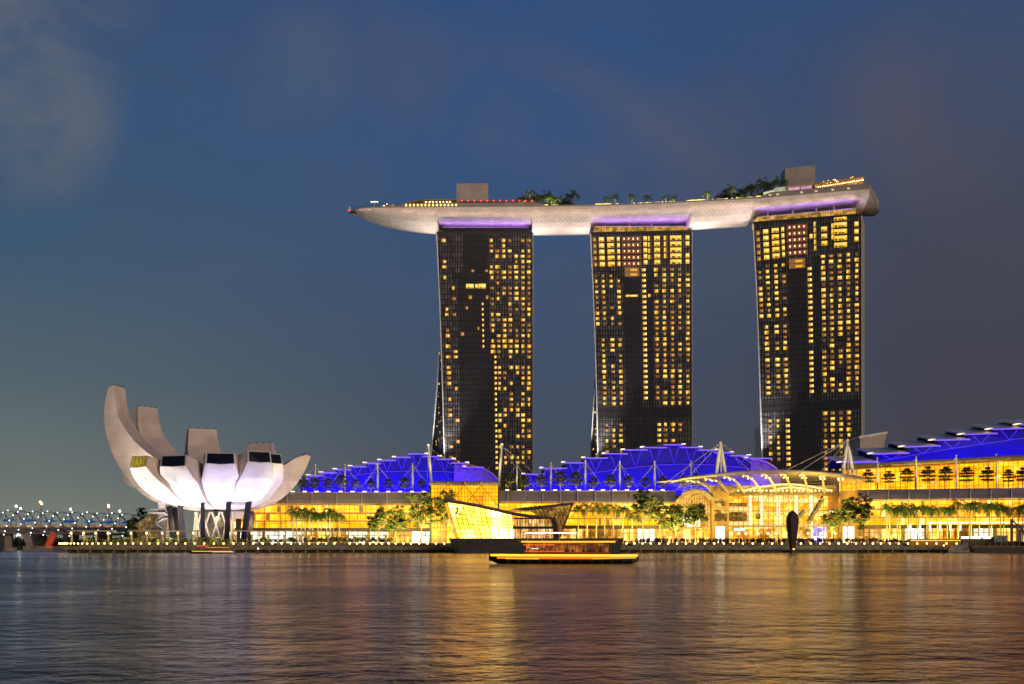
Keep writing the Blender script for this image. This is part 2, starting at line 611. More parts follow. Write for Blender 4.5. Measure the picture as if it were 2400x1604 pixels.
def window_mesh(kind, w, h, rr):
    """one lit room: ceiling glow, curtain, lamp; depth toward -Y, centred on the sill middle"""
    mb = MB()
    d = .14
    fr = .07
    mb.box(-w / 2, w / 2, -d, 0, -h / 2, h / 2, {'c': 2, 'e': 6, 'f': 6}.get(kind, 0))
    y = -d - .02
    if kind == 'a':
        mb.box(-w / 2 + fr, -w / 2 + w * .22, y, -d, -h / 2 + fr, h / 2 - fr, 4)
        mb.box(w * .12, w * .30, y - .02, -d, -h * .12, h * .18, 3)
    elif kind == 'b':
        mb.box(-w / 2 + fr, w / 2 - fr, y, -d, -h / 2 + .3 * h, h / 2 - fr, 1)
        mb.box(w * .05, w * .28, y - .02, y, -h * .05, h * .22, 3)
        mb.box(-w * .25, -w * .1, y, -d, -h / 2 + fr, -h * .2, 5)
    elif kind == 'c':
        mb.box(-w * .1, w * .35, y, -d, -h * .3, h * .15, 0)
    elif kind == 'e':
        mb.box(w * .1, w * .3, y, -d, -h * .2, h * .1, 2)
    elif kind == 'f':
        mb.box(-w * .4, w * .0, y, -d, -h / 2 + fr, h / 2 - fr, 4)
        mb.box(w * .15, w * .38, y, -d, -h * .3, h * .25, 0)
    elif kind == 'd':
        mb.box(-w / 2 + fr, -w * .06, y, -d, -h / 2 + fr, h / 2 - fr, 1)
        mb.box(w * .30, w / 2 - fr, y, -d, -h / 2 + fr, h / 2 - fr, 4)
        mb.box(w * .02, w * .2, y, -d, -h / 2 + fr, -h * .12, 5)
    elif kind == 's':                                     # stair lamp strip cell
        mb.box(w * .12, w * .40, y, -d, -h * .25, h * .30, 3)
    elif kind == 'r':                                     # red panelled suite with lamps
        for k in range(4):
            mb.box(-w / 2 + w * (.1 + .24 * k), -w / 2 + w * (.15 + .24 * k), y, -d, -h * .2 + .3 * rr.random(), h * .2, 3)
        for k in range(3):
            mb.box(-w / 2 + w * (.2 + .27 * k), -w / 2 + w * (.23 + .27 * k), y, -d, -h / 2 + fr, h / 2 - fr, 5)
    elif kind == 'p':                                     # penthouse: broad, bright, furniture below
        mb.box(-w / 2 + fr, w / 2 - fr, y, -d, 0, h / 2 - fr, 1)
        for k in range(3):
            a = -w / 2 + w * rr.uniform(.05, .8)
            mb.box(a, a + w * .14, y - .02, y, -h / 2 + fr, -h * rr.uniform(.0, .2), 5)
        mb.box(w * .2, w * .3, y - .03, y, -h * .1, h * .15, 3)
    return mb


def mesh_of(mb, name, mats):
    me = bpy.data.meshes.new(name)
    me.from_pydata(mb.v, [], mb.f)
    for q in mats:
        me.materials.append(q)
    me.polygons.foreach_set('material_index', mb.m)
    me.update()
    return me


W_F = emis('window very dim', (.30, .12, .02), .42)
WM = [W_A, W_B, W_C, W_D, W_E, W_K, W_F]
WMR = [W_R, W_B, W_C, W_D, W_E, W_K, W_F]


def tower(label, ledge, pr, Yl, Yr, ztop_l, ztop_r, plan, leg=None, core=None, seed=1, wall_side=True):
    """ledge: (py, px) down the left edge at depth Yl; pr: px of the right edge at Yr"""
    rr = random.Random(seed)
    zl = [(Z_(py, Yl), X_(px, Yl)) for py, px in ledge][::-1]
    xr = X_(pr, Yr)
    dep = 24.0
    ux, uy = (xr - zl[-1][1]), (Yr - Yl)
    ln = math.hypot(ux, uy)
    nx, ny = uy / ln, -ux / ln                             # outward, toward the water

    def Fp(s, z, off=0.0):
        x = lerp(interp(zl, z), xr, s)
        return Vector((x + nx * off, lerp(Yl, Yr, s) + ny * off, z))

    def top(s):
        return lerp(ztop_l, ztop_r, s)
    base = Fp(.5, 3.3)
    tw = thing('hotel_tower', label, 'tower', base)
    # facade and body
    zs = [3.3, 20, 40, 60, 80, 100, 120, 140, 155, 170, 1]
    body = MB()
    cols = [0, .12, .25, .5, .75, 1]
    for i in range(10):
        for a, b_ in zip(cols, cols[1:]):
            za = lambda s, k: zs[k] if k < 10 else top(s)
            body.quad(Fp(a, za(a, i)), Fp(b_, za(b_, i)), Fp(b_, za(b_, i + 1)), Fp(a, za(a, i + 1)))
    body.build('facade', M_face, tw)
    sw = MB()
    bk = Vector((-nx * dep, -ny * dep, 0))
    for s in (0, 1):
        for i in range(10):
            z0, z1 = zs[i], (zs[i + 1] if i < 9 else top(s))
            q = [Fp(s, z0), Fp(s, z1), Fp(s, z1) + bk, Fp(s, z0) + bk]
            sw.quad(*(q if s else q[::-1]))
    for i in range(10):
        z0, z1a, z1b = zs[i], (zs[i + 1] if i < 9 else top(1)), (zs[i + 1] if i < 9 else top(0))
        sw.quad(Fp(1, z0) + bk, Fp(0, z0) + bk, Fp(0, z1b) + bk, Fp(1, z1a) + bk)
    sw.quad(Fp(0, top(0)), Fp(1, top(1)), Fp(1, top(1)) + bk, Fp(0, top(0)) + bk)
    sw.build('side_wall', M_side, tw)
    # the plain glass zones between the window columns
    for (s0, s1, py0, py1) in core or []:
        ym = lerp(Yl, Yr, (s0 + s1) / 2)
        z0, z1 = Z_(py1, ym), Z_(py0, ym)
        c = MB()
        n = 6
        for k in range(n):
            a, b_ = lerp(z0, z1, k / n), lerp(z0, z1, (k + 1) / n)
            c.quad(Fp(s0, a, .03), Fp(s1, a, .03), Fp(s1, b_, .03), Fp(s0, b_, .03))
        c.build('dark_glazing', M_core, tw)
    # slim floor ledges that stand proud of the glass
    lg = MB()
    z = 40.0
    while z < min(top(0), top(1)) - 1:
        lg.hexa([Fp(0, z - .09), Fp(1, z - .09), Fp(1, z - .09, .08), Fp(0, z - .09, .08), Fp(0, z + .09), Fp(1, z + .09), Fp(1, z + .09, .08), Fp(0, z + .09, .08)])
        z += 3.15
    lg.build('floor_ledge_grille', mat('ledge', (.008, .006, .006), .5), tw)
    # bright trims along the edges
    MB().tube([Fp(0, z, .1) for z in (30, 60, 90, 120, 150, top(0))], .36, 5).build('edge_trim', M_edge, tw)
    MB().tube([Fp(1, z, .1) for z in (30, 60, 90, 120, 150, top(1))], .30, 5).build('edge_trim', M_side, tw)
    e0 = Fp(0, 112)
    spot('edge_flood', (e0.x - 2, Yl - 9, 44), e0, 190000, (1, .95, .92), 62, .8, .4)
    # cap of the slab
    MB().hexa([Fp(-.004, top(0) - .9, .4), Fp(1.004, top(1) - .9, .4), Fp(1, top(1) - .9, -2), Fp(0, top(0) - .9, -2),
               Fp(-.004, top(0) + .35, .4), Fp(1.004, top(1) + .35, .4), Fp(1, top(1) + .35, -2), Fp(0, top(0) + .35, -2)]).build('roof_rim', M_dark, tw)
    if leg:
        pts = [(Z_(py, Yl + 10), X_(px, Yl + 10)) for py, px in leg][::-1]
        lm = MB()
        ring = []
        for z, x in pts:
            xf = interp(zl, z)
            ring.append([Vector((x, Yl + 7, z)), Vector((xf + .4, Yl + .6, z)), Vector((xf + .4, Yl + 22, z)), Vector((x, Yl + 22, z))])
        lm.loft(ring)
        lo = lm.build('splayed_leg', M_refl, tw)
        MB().tube([Vector((x - .1, Yl + 6.9, z)) for z, x in pts], .44, 5).build('edge_trim', M_edge, lo)
        for k in range(26):
            z, xa = lerp(pts[0][0], pts[-1][0], rr.random() ** 1.6), 0
            xa = lerp(interp(pts, z), interp(zl, z), rr.uniform(.25, .85))
            t_ = (xa - interp(pts, z)) / max(interp(zl, z) - interp(pts, z), .1)
            yy = lerp(Yl + 7, Yl + .6, t_) - .25
            if interp(zl, z) - interp(pts, z) < 1.6:
                continue
            w = rr.uniform(.4, 1.1)
            MB().box(xa - w / 2, xa + w / 2, yy - .1, yy + .3, z - rr.uniform(.3, .7), z + .5).build('window', rr.choice([W_A, W_C, W_B, W_C]), lo)
    # windows: (s, z, kind, w, h)
    wins = plan(Fp, top, rr)
    wins.sort(key=lambda q: -q[3] * q[4])
    ang = math.atan2(uy, ux)
    pool = {}
    rest = MB()
    for i, (s, z, kind, w, h) in enumerate(wins):
        key = (kind, round(w * 2) / 2, round(h * 2) / 2)
        if i < 100:
            if key not in pool:
                pool[key] = mesh_of(window_mesh(kind, w, h, rr), 'window', WMR if kind == 'r' else WM)
            o = bpy.data.objects.new('window', pool[key])
            COL.objects.link(o)
            o.parent = tw
            o.location = Fp(s, z, .06) - base
            o.rotation_euler = (0, 0, ang)
        else:
            mb = window_mesh(kind, w, h, rr)
            c = Fp(s, z, .06)
            ca, sa = math.cos(ang), math.sin(ang)
            vs = [(c.x + p[0] * ca - p[1] * sa, c.y + p[0] * sa + p[1] * ca, c.z + p[2]) for p in mb.v]
            o0 = len(rest.v)
            rest.v += vs
            rest.f += [tuple(q + o0 for q in f) for f in mb.f]
            rest.m += mb.m
            rest.sm += mb.sm
    if rest.v:
        r_ = rest.build('window', WM, tw)
        r_['kind'] = 'stuff'
    return tw, Fp, top


def cols_plan(cols, rows, strips=(), extra=None, pent=None, pitch=3.15):
    """cols: (s, density, width m, py0, py1)"""
    def plan(Fp, top, rr):
        out = []
        for (s, dens, w, py0, py1, Y) in cols:
            z = 40.0 + pitch * math.ceil((Z_(py1, Y) - 40) / pitch) + pitch / 2
            streak = rr.random()
            while z < Z_(py0, Y):
                streak = .55 * streak + .45 * rr.random()
                if (rr.random() * .6 + streak * .4) < dens + .08:
                    k = rr.choice('aabbdcceff' if dens > .5 else 'aaadf')
                    out.append((s, z, k, w * rr.choice((.6, .75, .9, .95)), 1.95 * rr.choice((.8, 1, 1))))
                z += pitch
        for (s, py0, py1, Y, w) in strips:
            z = 40.0 + pitch * math.ceil((Z_(py1, Y) - 40) / pitch) + pitch / 2
            while z < Z_(py0, Y):
                if rr.random() < .95:
                    out.append((s, z, 's', w, 1.6))
                z += pitch
        if pent:
            for (s, w, kind, py0, py1, n, dens, Y) in pent:
                for k in range(n):
                    if rr.random() < dens:
                        out.append((s, lerp(Z_(py1, Y), Z_(py0, Y), (k + .5) / n), kind, w, 2.6))
        for e in extra or []:
            out.append((e[0], Z_(e[1], e[2]), e[3], e[4], e[5]))
        return out
    return plan


def towers():
    Y1 = 762
    c1 = [(.07, .42, 2.7, 550, 660, Y1), (.075, .45, 2.7, 720, 1100, Y1), (.155, .32, 2.4, 640, 1100, Y1)]
    for s, d in ((.565, .48), (.627, .54), (.693, .48), (.757, .58), (.824, .56), (.893, .64), (.957, .72)):
        c1.append((s, d, 2.4, 560, 850, Y1))
    for s, d in ((.63, .44), (.69, .42), (.76, .40), (.83, .42), (.89, .52), (.955, .50)):
        c1.append((s, d, 2.2, 850, 1105, Y1))
    ex1 = [(.33, 671, Y1, 'b', 4.6, 2.6), (.40, 671, Y1, 'b', 1.6, 2.4), (.46, 671, Y1, 'b', 4.4, 2.8), (.365, 635, Y1, 'c', 1.6, 1.6), (.51, 635, Y1, 'c', 1.6, 1.6),
           (.33, 697, Y1, 'c', 2, 2.4), (.51, 697, Y1, 'c', 1.6, 2.4), (.29, 722, Y1, 'c', 1.6, 2), (.235, 783, Y1, 'c', 2.2, 2.4), (.41, 770, Y1, 'c', 1, 2.2)]
    t1 = tower('dark glass hotel tower nearest the white lotus museum, only partly lit', [(545, 1023), (700, 1030), (870, 1036), (1110, 1043)], 1249, Y1, Y1,
               Z_(545, Y1), Z_(545, Y1), cols_plan(c1, 0, [(.588, 835, 1105, Y1, 1.2), (.46, 700, 830, Y1, .9)], ex1),
               leg=[(830, 1029), (900, 1026), (1000, 1018), (1115, 1006)], core=[(.27, .53, 548, 640), (.20, .53, 642, 780), (.19, .62, 782, 1115)], seed=11)
    Y2l, Y2r = 758, 753
    Y2 = 755
    c2 = []
    for s, d in ((.035, .60), (.105, .78), (.185, .62), (.262, .55)):
        c2.append((s, d, 2.2, 640, 770, Y2))
    for s, d in ((.085, .72), (.18, .72), (.26, .66)):
        c2.append((s, d, 2.5, 790, 952, Y2))
    for s, d in ((.64, .60), (.72, .74), (.80, .66), (.875, .66), (.957, .68)):
        c2.append((s, d, 2.5, 628, 952, Y2))
    for s, d in ((.10, .55), (.175, .5), (.25, .6)):
        c2.append((s, d, 2.3, 985, 1068, Y2))
    for s, d in ((.72, .6), (.80, .55), (.875, .6)):
        c2.append((s, d, 2.4, 985, 1050, Y2))
    pent2 = [(.035, 2.2, 'c', 552, 625, 5, .95, Y2), (.105, 3.0, 'b', 552, 625, 5, 1, Y2), (.195, 4.0, 'p', 552, 625, 5, 1, Y2), (.272, 1.6, 'b', 552, 625, 5, 1, Y2),
             (.40, 11.0, 'r', 552, 625, 5, 1, Y2), (.538, 1.8, 'b', 552, 622, 5, .9, Y2), (.577, 1.2, 'd', 552, 610, 4, 1, Y2), (.655, 3.4, 'p', 552, 622, 5, 1, Y2),
             (.735, 1.6, 'd', 552, 622, 5, .7, Y2), (.84, 6.6, 'p', 552, 622, 5, 1, Y2), (.955, 2.2, 'b', 552, 622, 5, .9, Y2), (.40, 8.5, 'c', 626, 648, 2, 1, Y2)]
    t2 = tower('middle hotel tower of the three, its windows brightly lit', [(545, 1384), (700, 1391), (900, 1398), (1115, 1402)], 1622, Y2l, Y2r,
               Z_(546, Y2l), Z_(541, Y2r), cols_plan(c2, 0, [(.517, 628, 950, Y2, 2.2), (.655, 985, 1050, Y2, 2.0)], [(.39, 693, Y2, 'b', 7.0, 1.2), (.57, 693, Y2, 'd', 1.6, 1.8)], pent2),
               leg=[(885, 1397), (950, 1391), (1080, 1383)], core=[(.305, .485, 652, 955), (.55, .605, 622, 955), (.0, 1.0, 954, 982), (.305, .64, 983, 1115)], seed=22)
    Y3l, Y3r = 733, 713
    Y3 = 723
    c3 = []
    for s, d in ((.04, .58), (.115, .85), (.195, .72), (.27, .6)):
        c3.append((s, d, 2.2, 612, 742, Y3))
    for s, d in ((.085, .70), (.185, .55), (.265, .60)):
        c3.append((s, d, 2.4, 760, 935, Y3))
    for s, d in ((.645, .72), (.72, .68), (.80, .66), (.878, .70), (.957, .74)):
        c3.append((s, d, 2.5, 595, 932, Y3))
    for s, d in ((.09, .6), (.17, .55)):
        c3.append((s, d, 2.2, 972, 1090, Y3))
    for s, d in ((.645, .66), (.72, .64), (.80, .62), (.878, .7)):
        c3.append((s, d, 2.4, 965, 1115, Y3))
    pent3 = [(.04, 2.2, 'c', 530, 606, 5, .9, Y3), (.115, 3.0, 'b', 528, 604, 5, 1, Y3), (.205, 4.0, 'p', 527, 602, 5, 1, Y3), (.276, 1.6, 'b', 526, 600, 5, 1, Y3),
             (.41, 11.0, 'r', 523, 598, 5, 1, Y3), (.538, 1.6, 'b', 520, 590, 5, .45, Y3), (.575, 1.2, 'd', 520, 590, 5, .8, Y3), (.66, 3.2, 'p', 532, 582, 3, 1, Y3),
             (.74, 1.6, 'd', 515, 580, 5, .3, Y3), (.81, 7.0, 'p', 510, 588, 5, .9, Y3), (.955, 2.2, 'b', 526, 578, 3, 1, Y3), (.40, 9.0, 'c', 604, 628, 2, 1, Y3)]
    t3 = tower('tallest looking hotel tower, standing behind the event hall', [(522, 1765), (700, 1774), (900, 1781), (1115, 1788)], 2019, Y3l, Y3r,
               Z_(522, Y3l), Z_(502, Y3r), cols_plan(c3, 0, [(.517, 630, 935, Y3, 2.2), (.27, 972, 1105, Y3, 2.2)], None, pent3),
               leg=[(1000, 1786), (1050, 1784), (1115, 1780)], core=[(.305, .485, 630, 940), (.55, .615, 600, 940), (.0, 1.0, 940, 962), (.305, .60, 963, 1120)], seed=33)
    return t1, t2, t3


T1, T2, T3 = towers()
# ------------------------------------------------------------ the long boat-shaped sky deck across the towers
DECK_Z = 199.0
RIM = [(818, 496), (840, 490), (880, 487.5), (950, 486.5), (1024, 486), (1130, 485.5), (1248, 485), (1330, 484), (1400, 483), (1500, 480), (1622, 474), (1700, 470),
       (1765, 466), (1850, 459), (1940, 451.5), (2020, 445), (2038, 443.5)]
BOT = [(818, 497), (826, 505), (850, 517), (900, 529), (960, 537.5), (1024, 543.5), (1248, 545.5), (1385, 544), (1500, 539.5), (1622, 533), (1765, 524), (2020, 499.5), (2038, 498)]


def rim_at(px):
    py = interp(RIM, px)
    Y = (DECK_Z - CAMZ) * F / (HZ - py)
    return Vector((X_(px, Y), Y, DECK_Z))


def belly_z(px):
    return Z_(interp(BOT, px), rim_at(px).y + 15)


M_hull = panelled('sky deck hull panels', (.90, .77, .68), (.74, .63, .56), 2.6, .95, .04, .5, .5, 'xz', .06, .0)
M_soffit = panelled('sky deck recess', (.88, .77, .70), (.72, .63, .57), 2.6, .95, .04, .55, .5, 'xz', .06)
M_para = panelled('sky deck parapet', (.34, .29, .26), (.26, .22, .19), 4.0, 1.6, .05, .6, 0, 'xz', .05)
L_purple = emis('violet lamp strip', (.42, .20, 1.0), 3.0)


def skypark():
    sd = thing('sky_deck', 'long boat-shaped deck bridging the tops of all three hotel towers', 'sky deck', (X_(1430, 745), 760, 186))
    W_ = 38.0

    def section(px, recess):
        r_ = rim_at(px)
        w = W_
        if px < 1024:
            w = W_ * max(.03, math.sqrt(max(0, 1 - ((1024 - px) / 207) ** 2.2)))
        zb = belly_z(px)
        dep = DECK_Z - zb
        y0 = r_.y
        pts = [(0, 0), (.0, -.16), (.02, -.30), (.07, -.50), (.15, -.70), (.26, -.87), (.40, -.97), (.5, -1.0), (.62, -.97), (.76, -.87), (.87, -.7), (.95, -.45), (1, -.16), (1, 0)]
        if recess:
            pts = [(0, 0), (.0, -.16), (.008, -.30), (.025, -.44), (.05, -.50), (.20, -.51), (.40, -.51), (.5, -.51), (.62, -.51), (.76, -.51), (.87, -.51), (.95, -.45), (1, -.16), (1, 0)]
        return [Vector((r_.x, y0 + u * w, DECK_Z + v * dep)) for u, v in pts]
    spans = [(818, 1024, 0), (1024, 1248, 1), (1248, 1386, 0), (1386, 1622, 1), (1622, 1766, 0), (1766, 2020, 1), (2020, 2038, 0)]
    for a, b, rec in spans:
        mb = MB()
        n = 14 if a == 818 else max(2, int((b - a) / 25))
        rings = []
        for k in range(n + 1):
            t = k / n
            if a == 818:
                t = t ** 1.8
            rings.append(section(lerp(a, b, t), rec))
        mb.loft(rings, 0, False, False, False)
        for q, s_ in ((rings[0], 1), (rings[-1], -1)):
            mb.add(q, [tuple(range(len(q)))[::s_]])
        o = mb.build('hull_recess' if rec else 'hull', M_hull if not rec else M_soffit, sd)
    # the cut-off stern: faceted wedge turning away
    r_ = section(2038, 0)
    e = MB()
    far = [Vector((p.x + 4.6 * (1 - .2 * abs(v)), p.y + 16 * v / 13, p.z)) for v, p in enumerate(r_)]
    n = len(r_)
    rim = r_
    y0 = r_[0].y
    tip = [Vector((p.x + .15 + 16 * min(1, (p.y - y0) / 38 * 2.6) * (1 - .5 * (DECK_Z - p.z) / 11), p.y, p.z)) for k, p in enumerate(r_)]
    e.loft([rim, tip], 0, False, False)
    e.add(tip, [tuple(range(n))[::-1]])
    e.build('stern', M_para, sd)
    sp = MB().loft([[r_[0] + Vector((0, .62, .02)), r_[0] + Vector((0, .62, 3.4))], [tip[-1] + Vector((0, 0, .02)), tip[-1] + Vector((0, 0, 3.4))]], 0, False, False)
    sp.build('stern_parapet', M_para, sd)
    # parapet wall following the rim
    pp = MB()
    st = list(range(822, 2038, 24)) + [2038]
    hgt = lambda px: interp([(818, .6), (900, 1.0), (1000, 2.2), (1100, 2.6), (1260, 2.6), (1270, .9), (1700, .9), (1790, 1.0), (1792, 2.8), (2038, 3.4)], px)
    for a, b in zip(st, st[1:]):
        A, B = rim_at(a), rim_at(b)
        pp.hexa([A + Vector((0, .05, .01)), B + Vector((0, .05, .01)), B + Vector((0, .6, .01)), A + Vector((0, .6, .01)),
                 A + Vector((0, .05, hgt(a))), B + Vector((0, .05, hgt(b))), B + Vector((0, .6, hgt(b))), A + Vector((0, .6, hgt(a)))])
    pp.build('parapet', M_para, sd)
    # deck plate
    dk = MB()
    st2 = [818 + (2038 - 818) * (k / 30) for k in range(31)]
    for a, b in zip(st2, st2[1:]):
        A, B = section(a, 0), section(b, 0)
        dk.quad(A[0] + Vector((0, .7, .02)), B[0] + Vector((0, .7, .02)), B[-1] + Vector((0, 0, .02)), A[-1] + Vector((0, 0, .02)))
    dk.build('deck', mat('deck boards', (.18, .12, .08), .7), sd)
    # diagonal seam lattice on the hull side
    for a, b, rec in spans[:-1]:
        sm = MB()
        px = max(a + 1, 852.0)
        while px < b - 10:
            A, B, C = section(px, rec), section(px + 5, rec), section(px + 10, rec)
            o_ = Vector((0, -.04, -.02))
            rows = ((1, 2), (2, 3), (3, 4)) if not rec else ((1, 2), (2, 3))
            for u, v in rows:
                sm.bar(A[v] + o_, B[u] + o_, .10)
                sm.bar(B[u] + o_, C[v] + o_, .10)
            px += 10
        sm.build('seam_lattice', mat('hull seam', (.40, .32, .28), .7), sd)
    # vertical bulkheads each side of every recess are the hull ends; glass crown of each tower sits in the gap
    for (pa, pb, Y, zl_, zr_, dim) in ((1036, 1239, 764, Z_(545, 762), Z_(545, 762), True), (1394, 1611, 757, Z_(546, 758), Z_(541, 753), False), (1776, 2007, 725, Z_(522, 733), Z_(502, 713), False)):
        Ya, Yb = (Y, Y) if pa < 1700 else (734.5, 714.5)
        a = Vector((X_(pa, Ya), Ya + 1.2, 0))
        b = Vector((X_(pb, Yb), Yb + 1.2, 0))
        zt = 3.6
        c = MB()
        bk = Vector((0, 16, 0))
        up = lambda p, z: Vector((p.x, p.y, z))
        c.hexa([up(a, zl_ + .3), up(b, zr_ + .3), up(b, zr_ + .3) + bk, up(a, zl_ + .3) + bk, up(a, zl_ + zt), up(b, zr_ + zt), up(b, zr_ + zt) + bk, up(a, zl_ + zt) + bk])
        cr = c.build('glass_crown', M_refl if dim else lit_glass('lit crown glass', [(0, (.05, .025, .004)), (.35, (.35, .17, .02)), (.62, (.9, .45, .05)), (1, (1.3, .8, .3))], .9, 2.2, 1.4, .2, seed=5), sd)
        f = MB()
        f.hexa([up(a, zl_ + zt + .01) + Vector((-.2, -.35, 0)), up(b, zr_ + zt + .01) + Vector((.2, -.35, 0)), up(b, zr_ + zt + .01) + bk, up(a, zl_ + zt + .01) + bk,
                up(a, zl_ + zt + .35) + Vector((-.2, -.35, 0)), up(b, zr_ + zt + .35) + Vector((.2, -.35, 0)), up(b, zr_ + zt + .35) + bk, up(a, zl_ + zt + .35) + bk])
        f.build('crown_rim', M_white, sd)
        g = MB()
        n = 40
        for k in range(n + 1):
            p = a.lerp(b, k / n)
            z = lerp(zl_, zr_, k / n)
            g.box(p.x - .07, p.x + .07, p.y - .12, p.y - .01, z + .31, z + zt)
        g.build('crown_mullion', M_mull, sd)
        # legs that carry the hull over the crown
        for t in (.12, .38, .62, .8):
            p = a.lerp(b, t)
            z = lerp(zl_, zr_, t)
            MB().box(p.x - .55, p.x + .55, p.y + 3, p.y + 4.2, z + zt + .36, z + zt + 5).build('strut', M_side, sd)
        # violet wash lamps on the crown roof, shining up into the recess
        mid = a.lerp(b, .5)
        lp = MB().hexa([up(a, zl_ + zt + .36) + Vector((2, 1.2, 0)), up(b, zr_ + zt + .36) + Vector((-2, 1.2, 0)), up(b, zr_ + zt + .36) + Vector((-2, 1.7, 0)), up(a, zl_ + zt + .36) + Vector((2, 1.7, 0)),
                        up(a, zl_ + zt + .62) + Vector((2, 1.2, 0)), up(b, zr_ + zt + .62) + Vector((-2, 1.2, 0)), up(b, zr_ + zt + .62) + Vector((-2, 1.7, 0)), up(a, zl_ + zt + .62) + Vector((2, 1.7, 0))])
        lp.build('violet_lamp', L_purple, sd)
        for k in range(5):
            p = a.lerp(b, (k + .5) / 5)
            z = lerp(zl_, zr_, (k + .5) / 5) + zt + .9
            area('violet_wash', (p.x, p.y - 2.0, z - zt + .3), (p.x, p.y - 5.5, z + 1.2), 620, (.42, .18, 1.0), 9.5, .5)
    # white floods on the tower flanks that graze the belly between the towers
    for px, Y, dx, pw in ((1019, 756, -16, 5200), (1253, 756, 12, 5200), (1380, 752, -12, 4200), (1627, 747, 14, 6500), (1760, 728, -14, 5200), (2026, 708, 5, 900)):
        z = belly_z(px) - 5.0
        area('belly_flood', (X_(px, Y), Y + 2, z - 3), (X_(px, Y) + dx * 1.3, Y - 3, z + 5.5), pw * .85, (1.0, .89, .84), 1.2, 16)
    # warm wash on the outer side band, from lamp battens held out below the rim
    for k in range(23):
        px = 845 + k * 51.5
        p = rim_at(px)
        dep = DECK_Z - belly_z(px)
        area('rim_wash', (p.x, p.y - 1.9, DECK_Z - max(1.2, dep * .52)), (p.x, p.y + .4, DECK_Z - dep * .12), 125 if px > 900 else 45, (1, .70, .56), 11.5, .3)
    # mechanical boxes
    M_box = panelled('mechanical box cladding', (.44, .37, .33), (.32, .27, .24), 3.4, 1.35, .05, .55, 0, 'xz', .04)
    for pa, pb, py, Yo, d in ((1070, 1144, 430, 12, 12), (1840, 1911, 391, 12, 12)):
        A, B = rim_at(pa), rim_at(pb)
        Y = (A.y + B.y) / 2 + Yo
        zt = Z_(py, Y)
        b = MB().hexa([(X_(pa, A.y + Yo), A.y + Yo, DECK_Z + .1), (X_(pb, B.y + Yo), B.y + Yo, DECK_Z + .1), (X_(pb, B.y + Yo), B.y + Yo + d, DECK_Z + .1), (X_(pa, A.y + Yo), A.y + Yo + d, DECK_Z + .1),
                       (X_(pa, A.y + Yo), A.y + Yo, zt), (X_(pb, B.y + Yo), B.y + Yo, zt), (X_(pb, B.y + Yo), B.y + Yo + d, zt), (X_(pa, A.y + Yo), A.y + Yo + d, zt)])
        bo = b.build('lift_housing', M_box, sd)
        if pa < 1200:
            mid = Vector((X_(1105, Y), Y + 3, zt))
            for k in range(3):
                MB().box(mid.x - 2.6 + k * 2, mid.x - 1.2 + k * 2, mid.y, mid.y + 2, zt + .01, zt + .9).build('roof_fan', M_dark, bo)
        MB().tube([(X_(pb - 4, Y), Y + 5, zt), (X_(pb - 4, Y), Y + 5, zt + 2.2)], .12, 5).build('antenna', M_dark, bo)
    # restaurant pavilion with curved roof beside the first box
    pv = MB()
    prof = [(905, 1.0), (940, 2.4), (965, 4.6), (1000, 5.6), (1040, 5.6), (1070, 5.4)]
    rings = []
    for px, h in prof:
        p = rim_at(px)
        x = X_(px, p.y + 6)
        rings.append([Vector((x, p.y + 5, DECK_Z + h)), Vector((x, p.y + 5, DECK_Z + h + .5)), Vector((x, p.y + 20, DECK_Z + h + 1)), Vector((x, p.y + 20, DECK_Z + h))])
    pv.loft(rings)
    pav = pv.build('restaurant_roof', mat('brown roof', (.30, .22, .16), .6), sd)
    gl = MB()
    for (pa, ha), (pb, hb) in zip(prof[1:], prof[2:]):
        A, B = rim_at(pa), rim_at(pb)
        gl.quad((X_(pa, A.y + 8), A.y + 8, DECK_Z + .2), (X_(pb, B.y + 8), B.y + 8, DECK_Z + .2), (X_(pb, B.y + 8), B.y + 8, DECK_Z + hb), (X_(pa, A.y + 8), A.y + 8, DECK_Z + ha))
    gl.build('restaurant_glass', lit_glass('deck restaurant glass', [(0, (.02, .01, .004)), (.5, (.10, .05, .012)), (.75, (.8, .42, .08)), (1, (1.2, .7, .2))], .9, 2.6, 2, .3, seed=8), sd)
    lamp_w, lamp_r = emis('deck lamp warm', (1, .72, .32), 5), emis('deck lamp red', (1, .04, .02), 3)
    lamp_y = emis('deck lamp yellow', (1, .66, .12), 3)
    for px in range(999, 1062, 8):
        p = rim_at(px)
        MB().ball((X_(px, p.y + 4.6), p.y + 4.6, DECK_Z + 4.3), .42, 0, 6, 4).build('lantern', lamp_w, sd)
    for k, px in enumerate(range(952, 1074, 9)):
        p = rim_at(px)
        MB().box(X_(px, p.y) - .4, X_(px, p.y) + .4, p.y - .1, p.y + .04, DECK_Z + .7, DECK_Z + 2.0 - .02 * k).build('parapet_lamp', lamp_y, sd)
    for px in range(1082, 1250, 15):
        p = rim_at(px)
        MB().ball((X_(px, p.y + 3), p.y + 3, DECK_Z + 3.9 + (px * 7 % 5) * .12), .48, 0, 6, 4).build('red_lantern', lamp_r, sd)
    rb = MB()
    A, B = rim_at(1075), rim_at(1255)
    rb.hexa([(A.x, A.y + 6, DECK_Z + 4.9), (B.x, B.y + 6, DECK_Z + 4.6), (B.x, B.y + 18, DECK_Z + 4.6), (A.x, A.y + 18, DECK_Z + 4.9), (A.x, A.y + 6, DECK_Z + 5.4), (B.x, B.y + 6, DECK_Z + 5.0), (B.x, B.y + 18, DECK_Z + 5.0), (A.x, A.y + 18, DECK_Z + 5.4)])
    rb.build('bar_roof', mat('brown roof', (.30, .22, .16), .6), sd)
    rw = MB()
    rw.quad((A.x, A.y + 9, DECK_Z + .3), (B.x, B.y + 9, DECK_Z + .3), (B.x, B.y + 9, DECK_Z + 4.6), (A.x, A.y + 9, DECK_Z + 4.9))
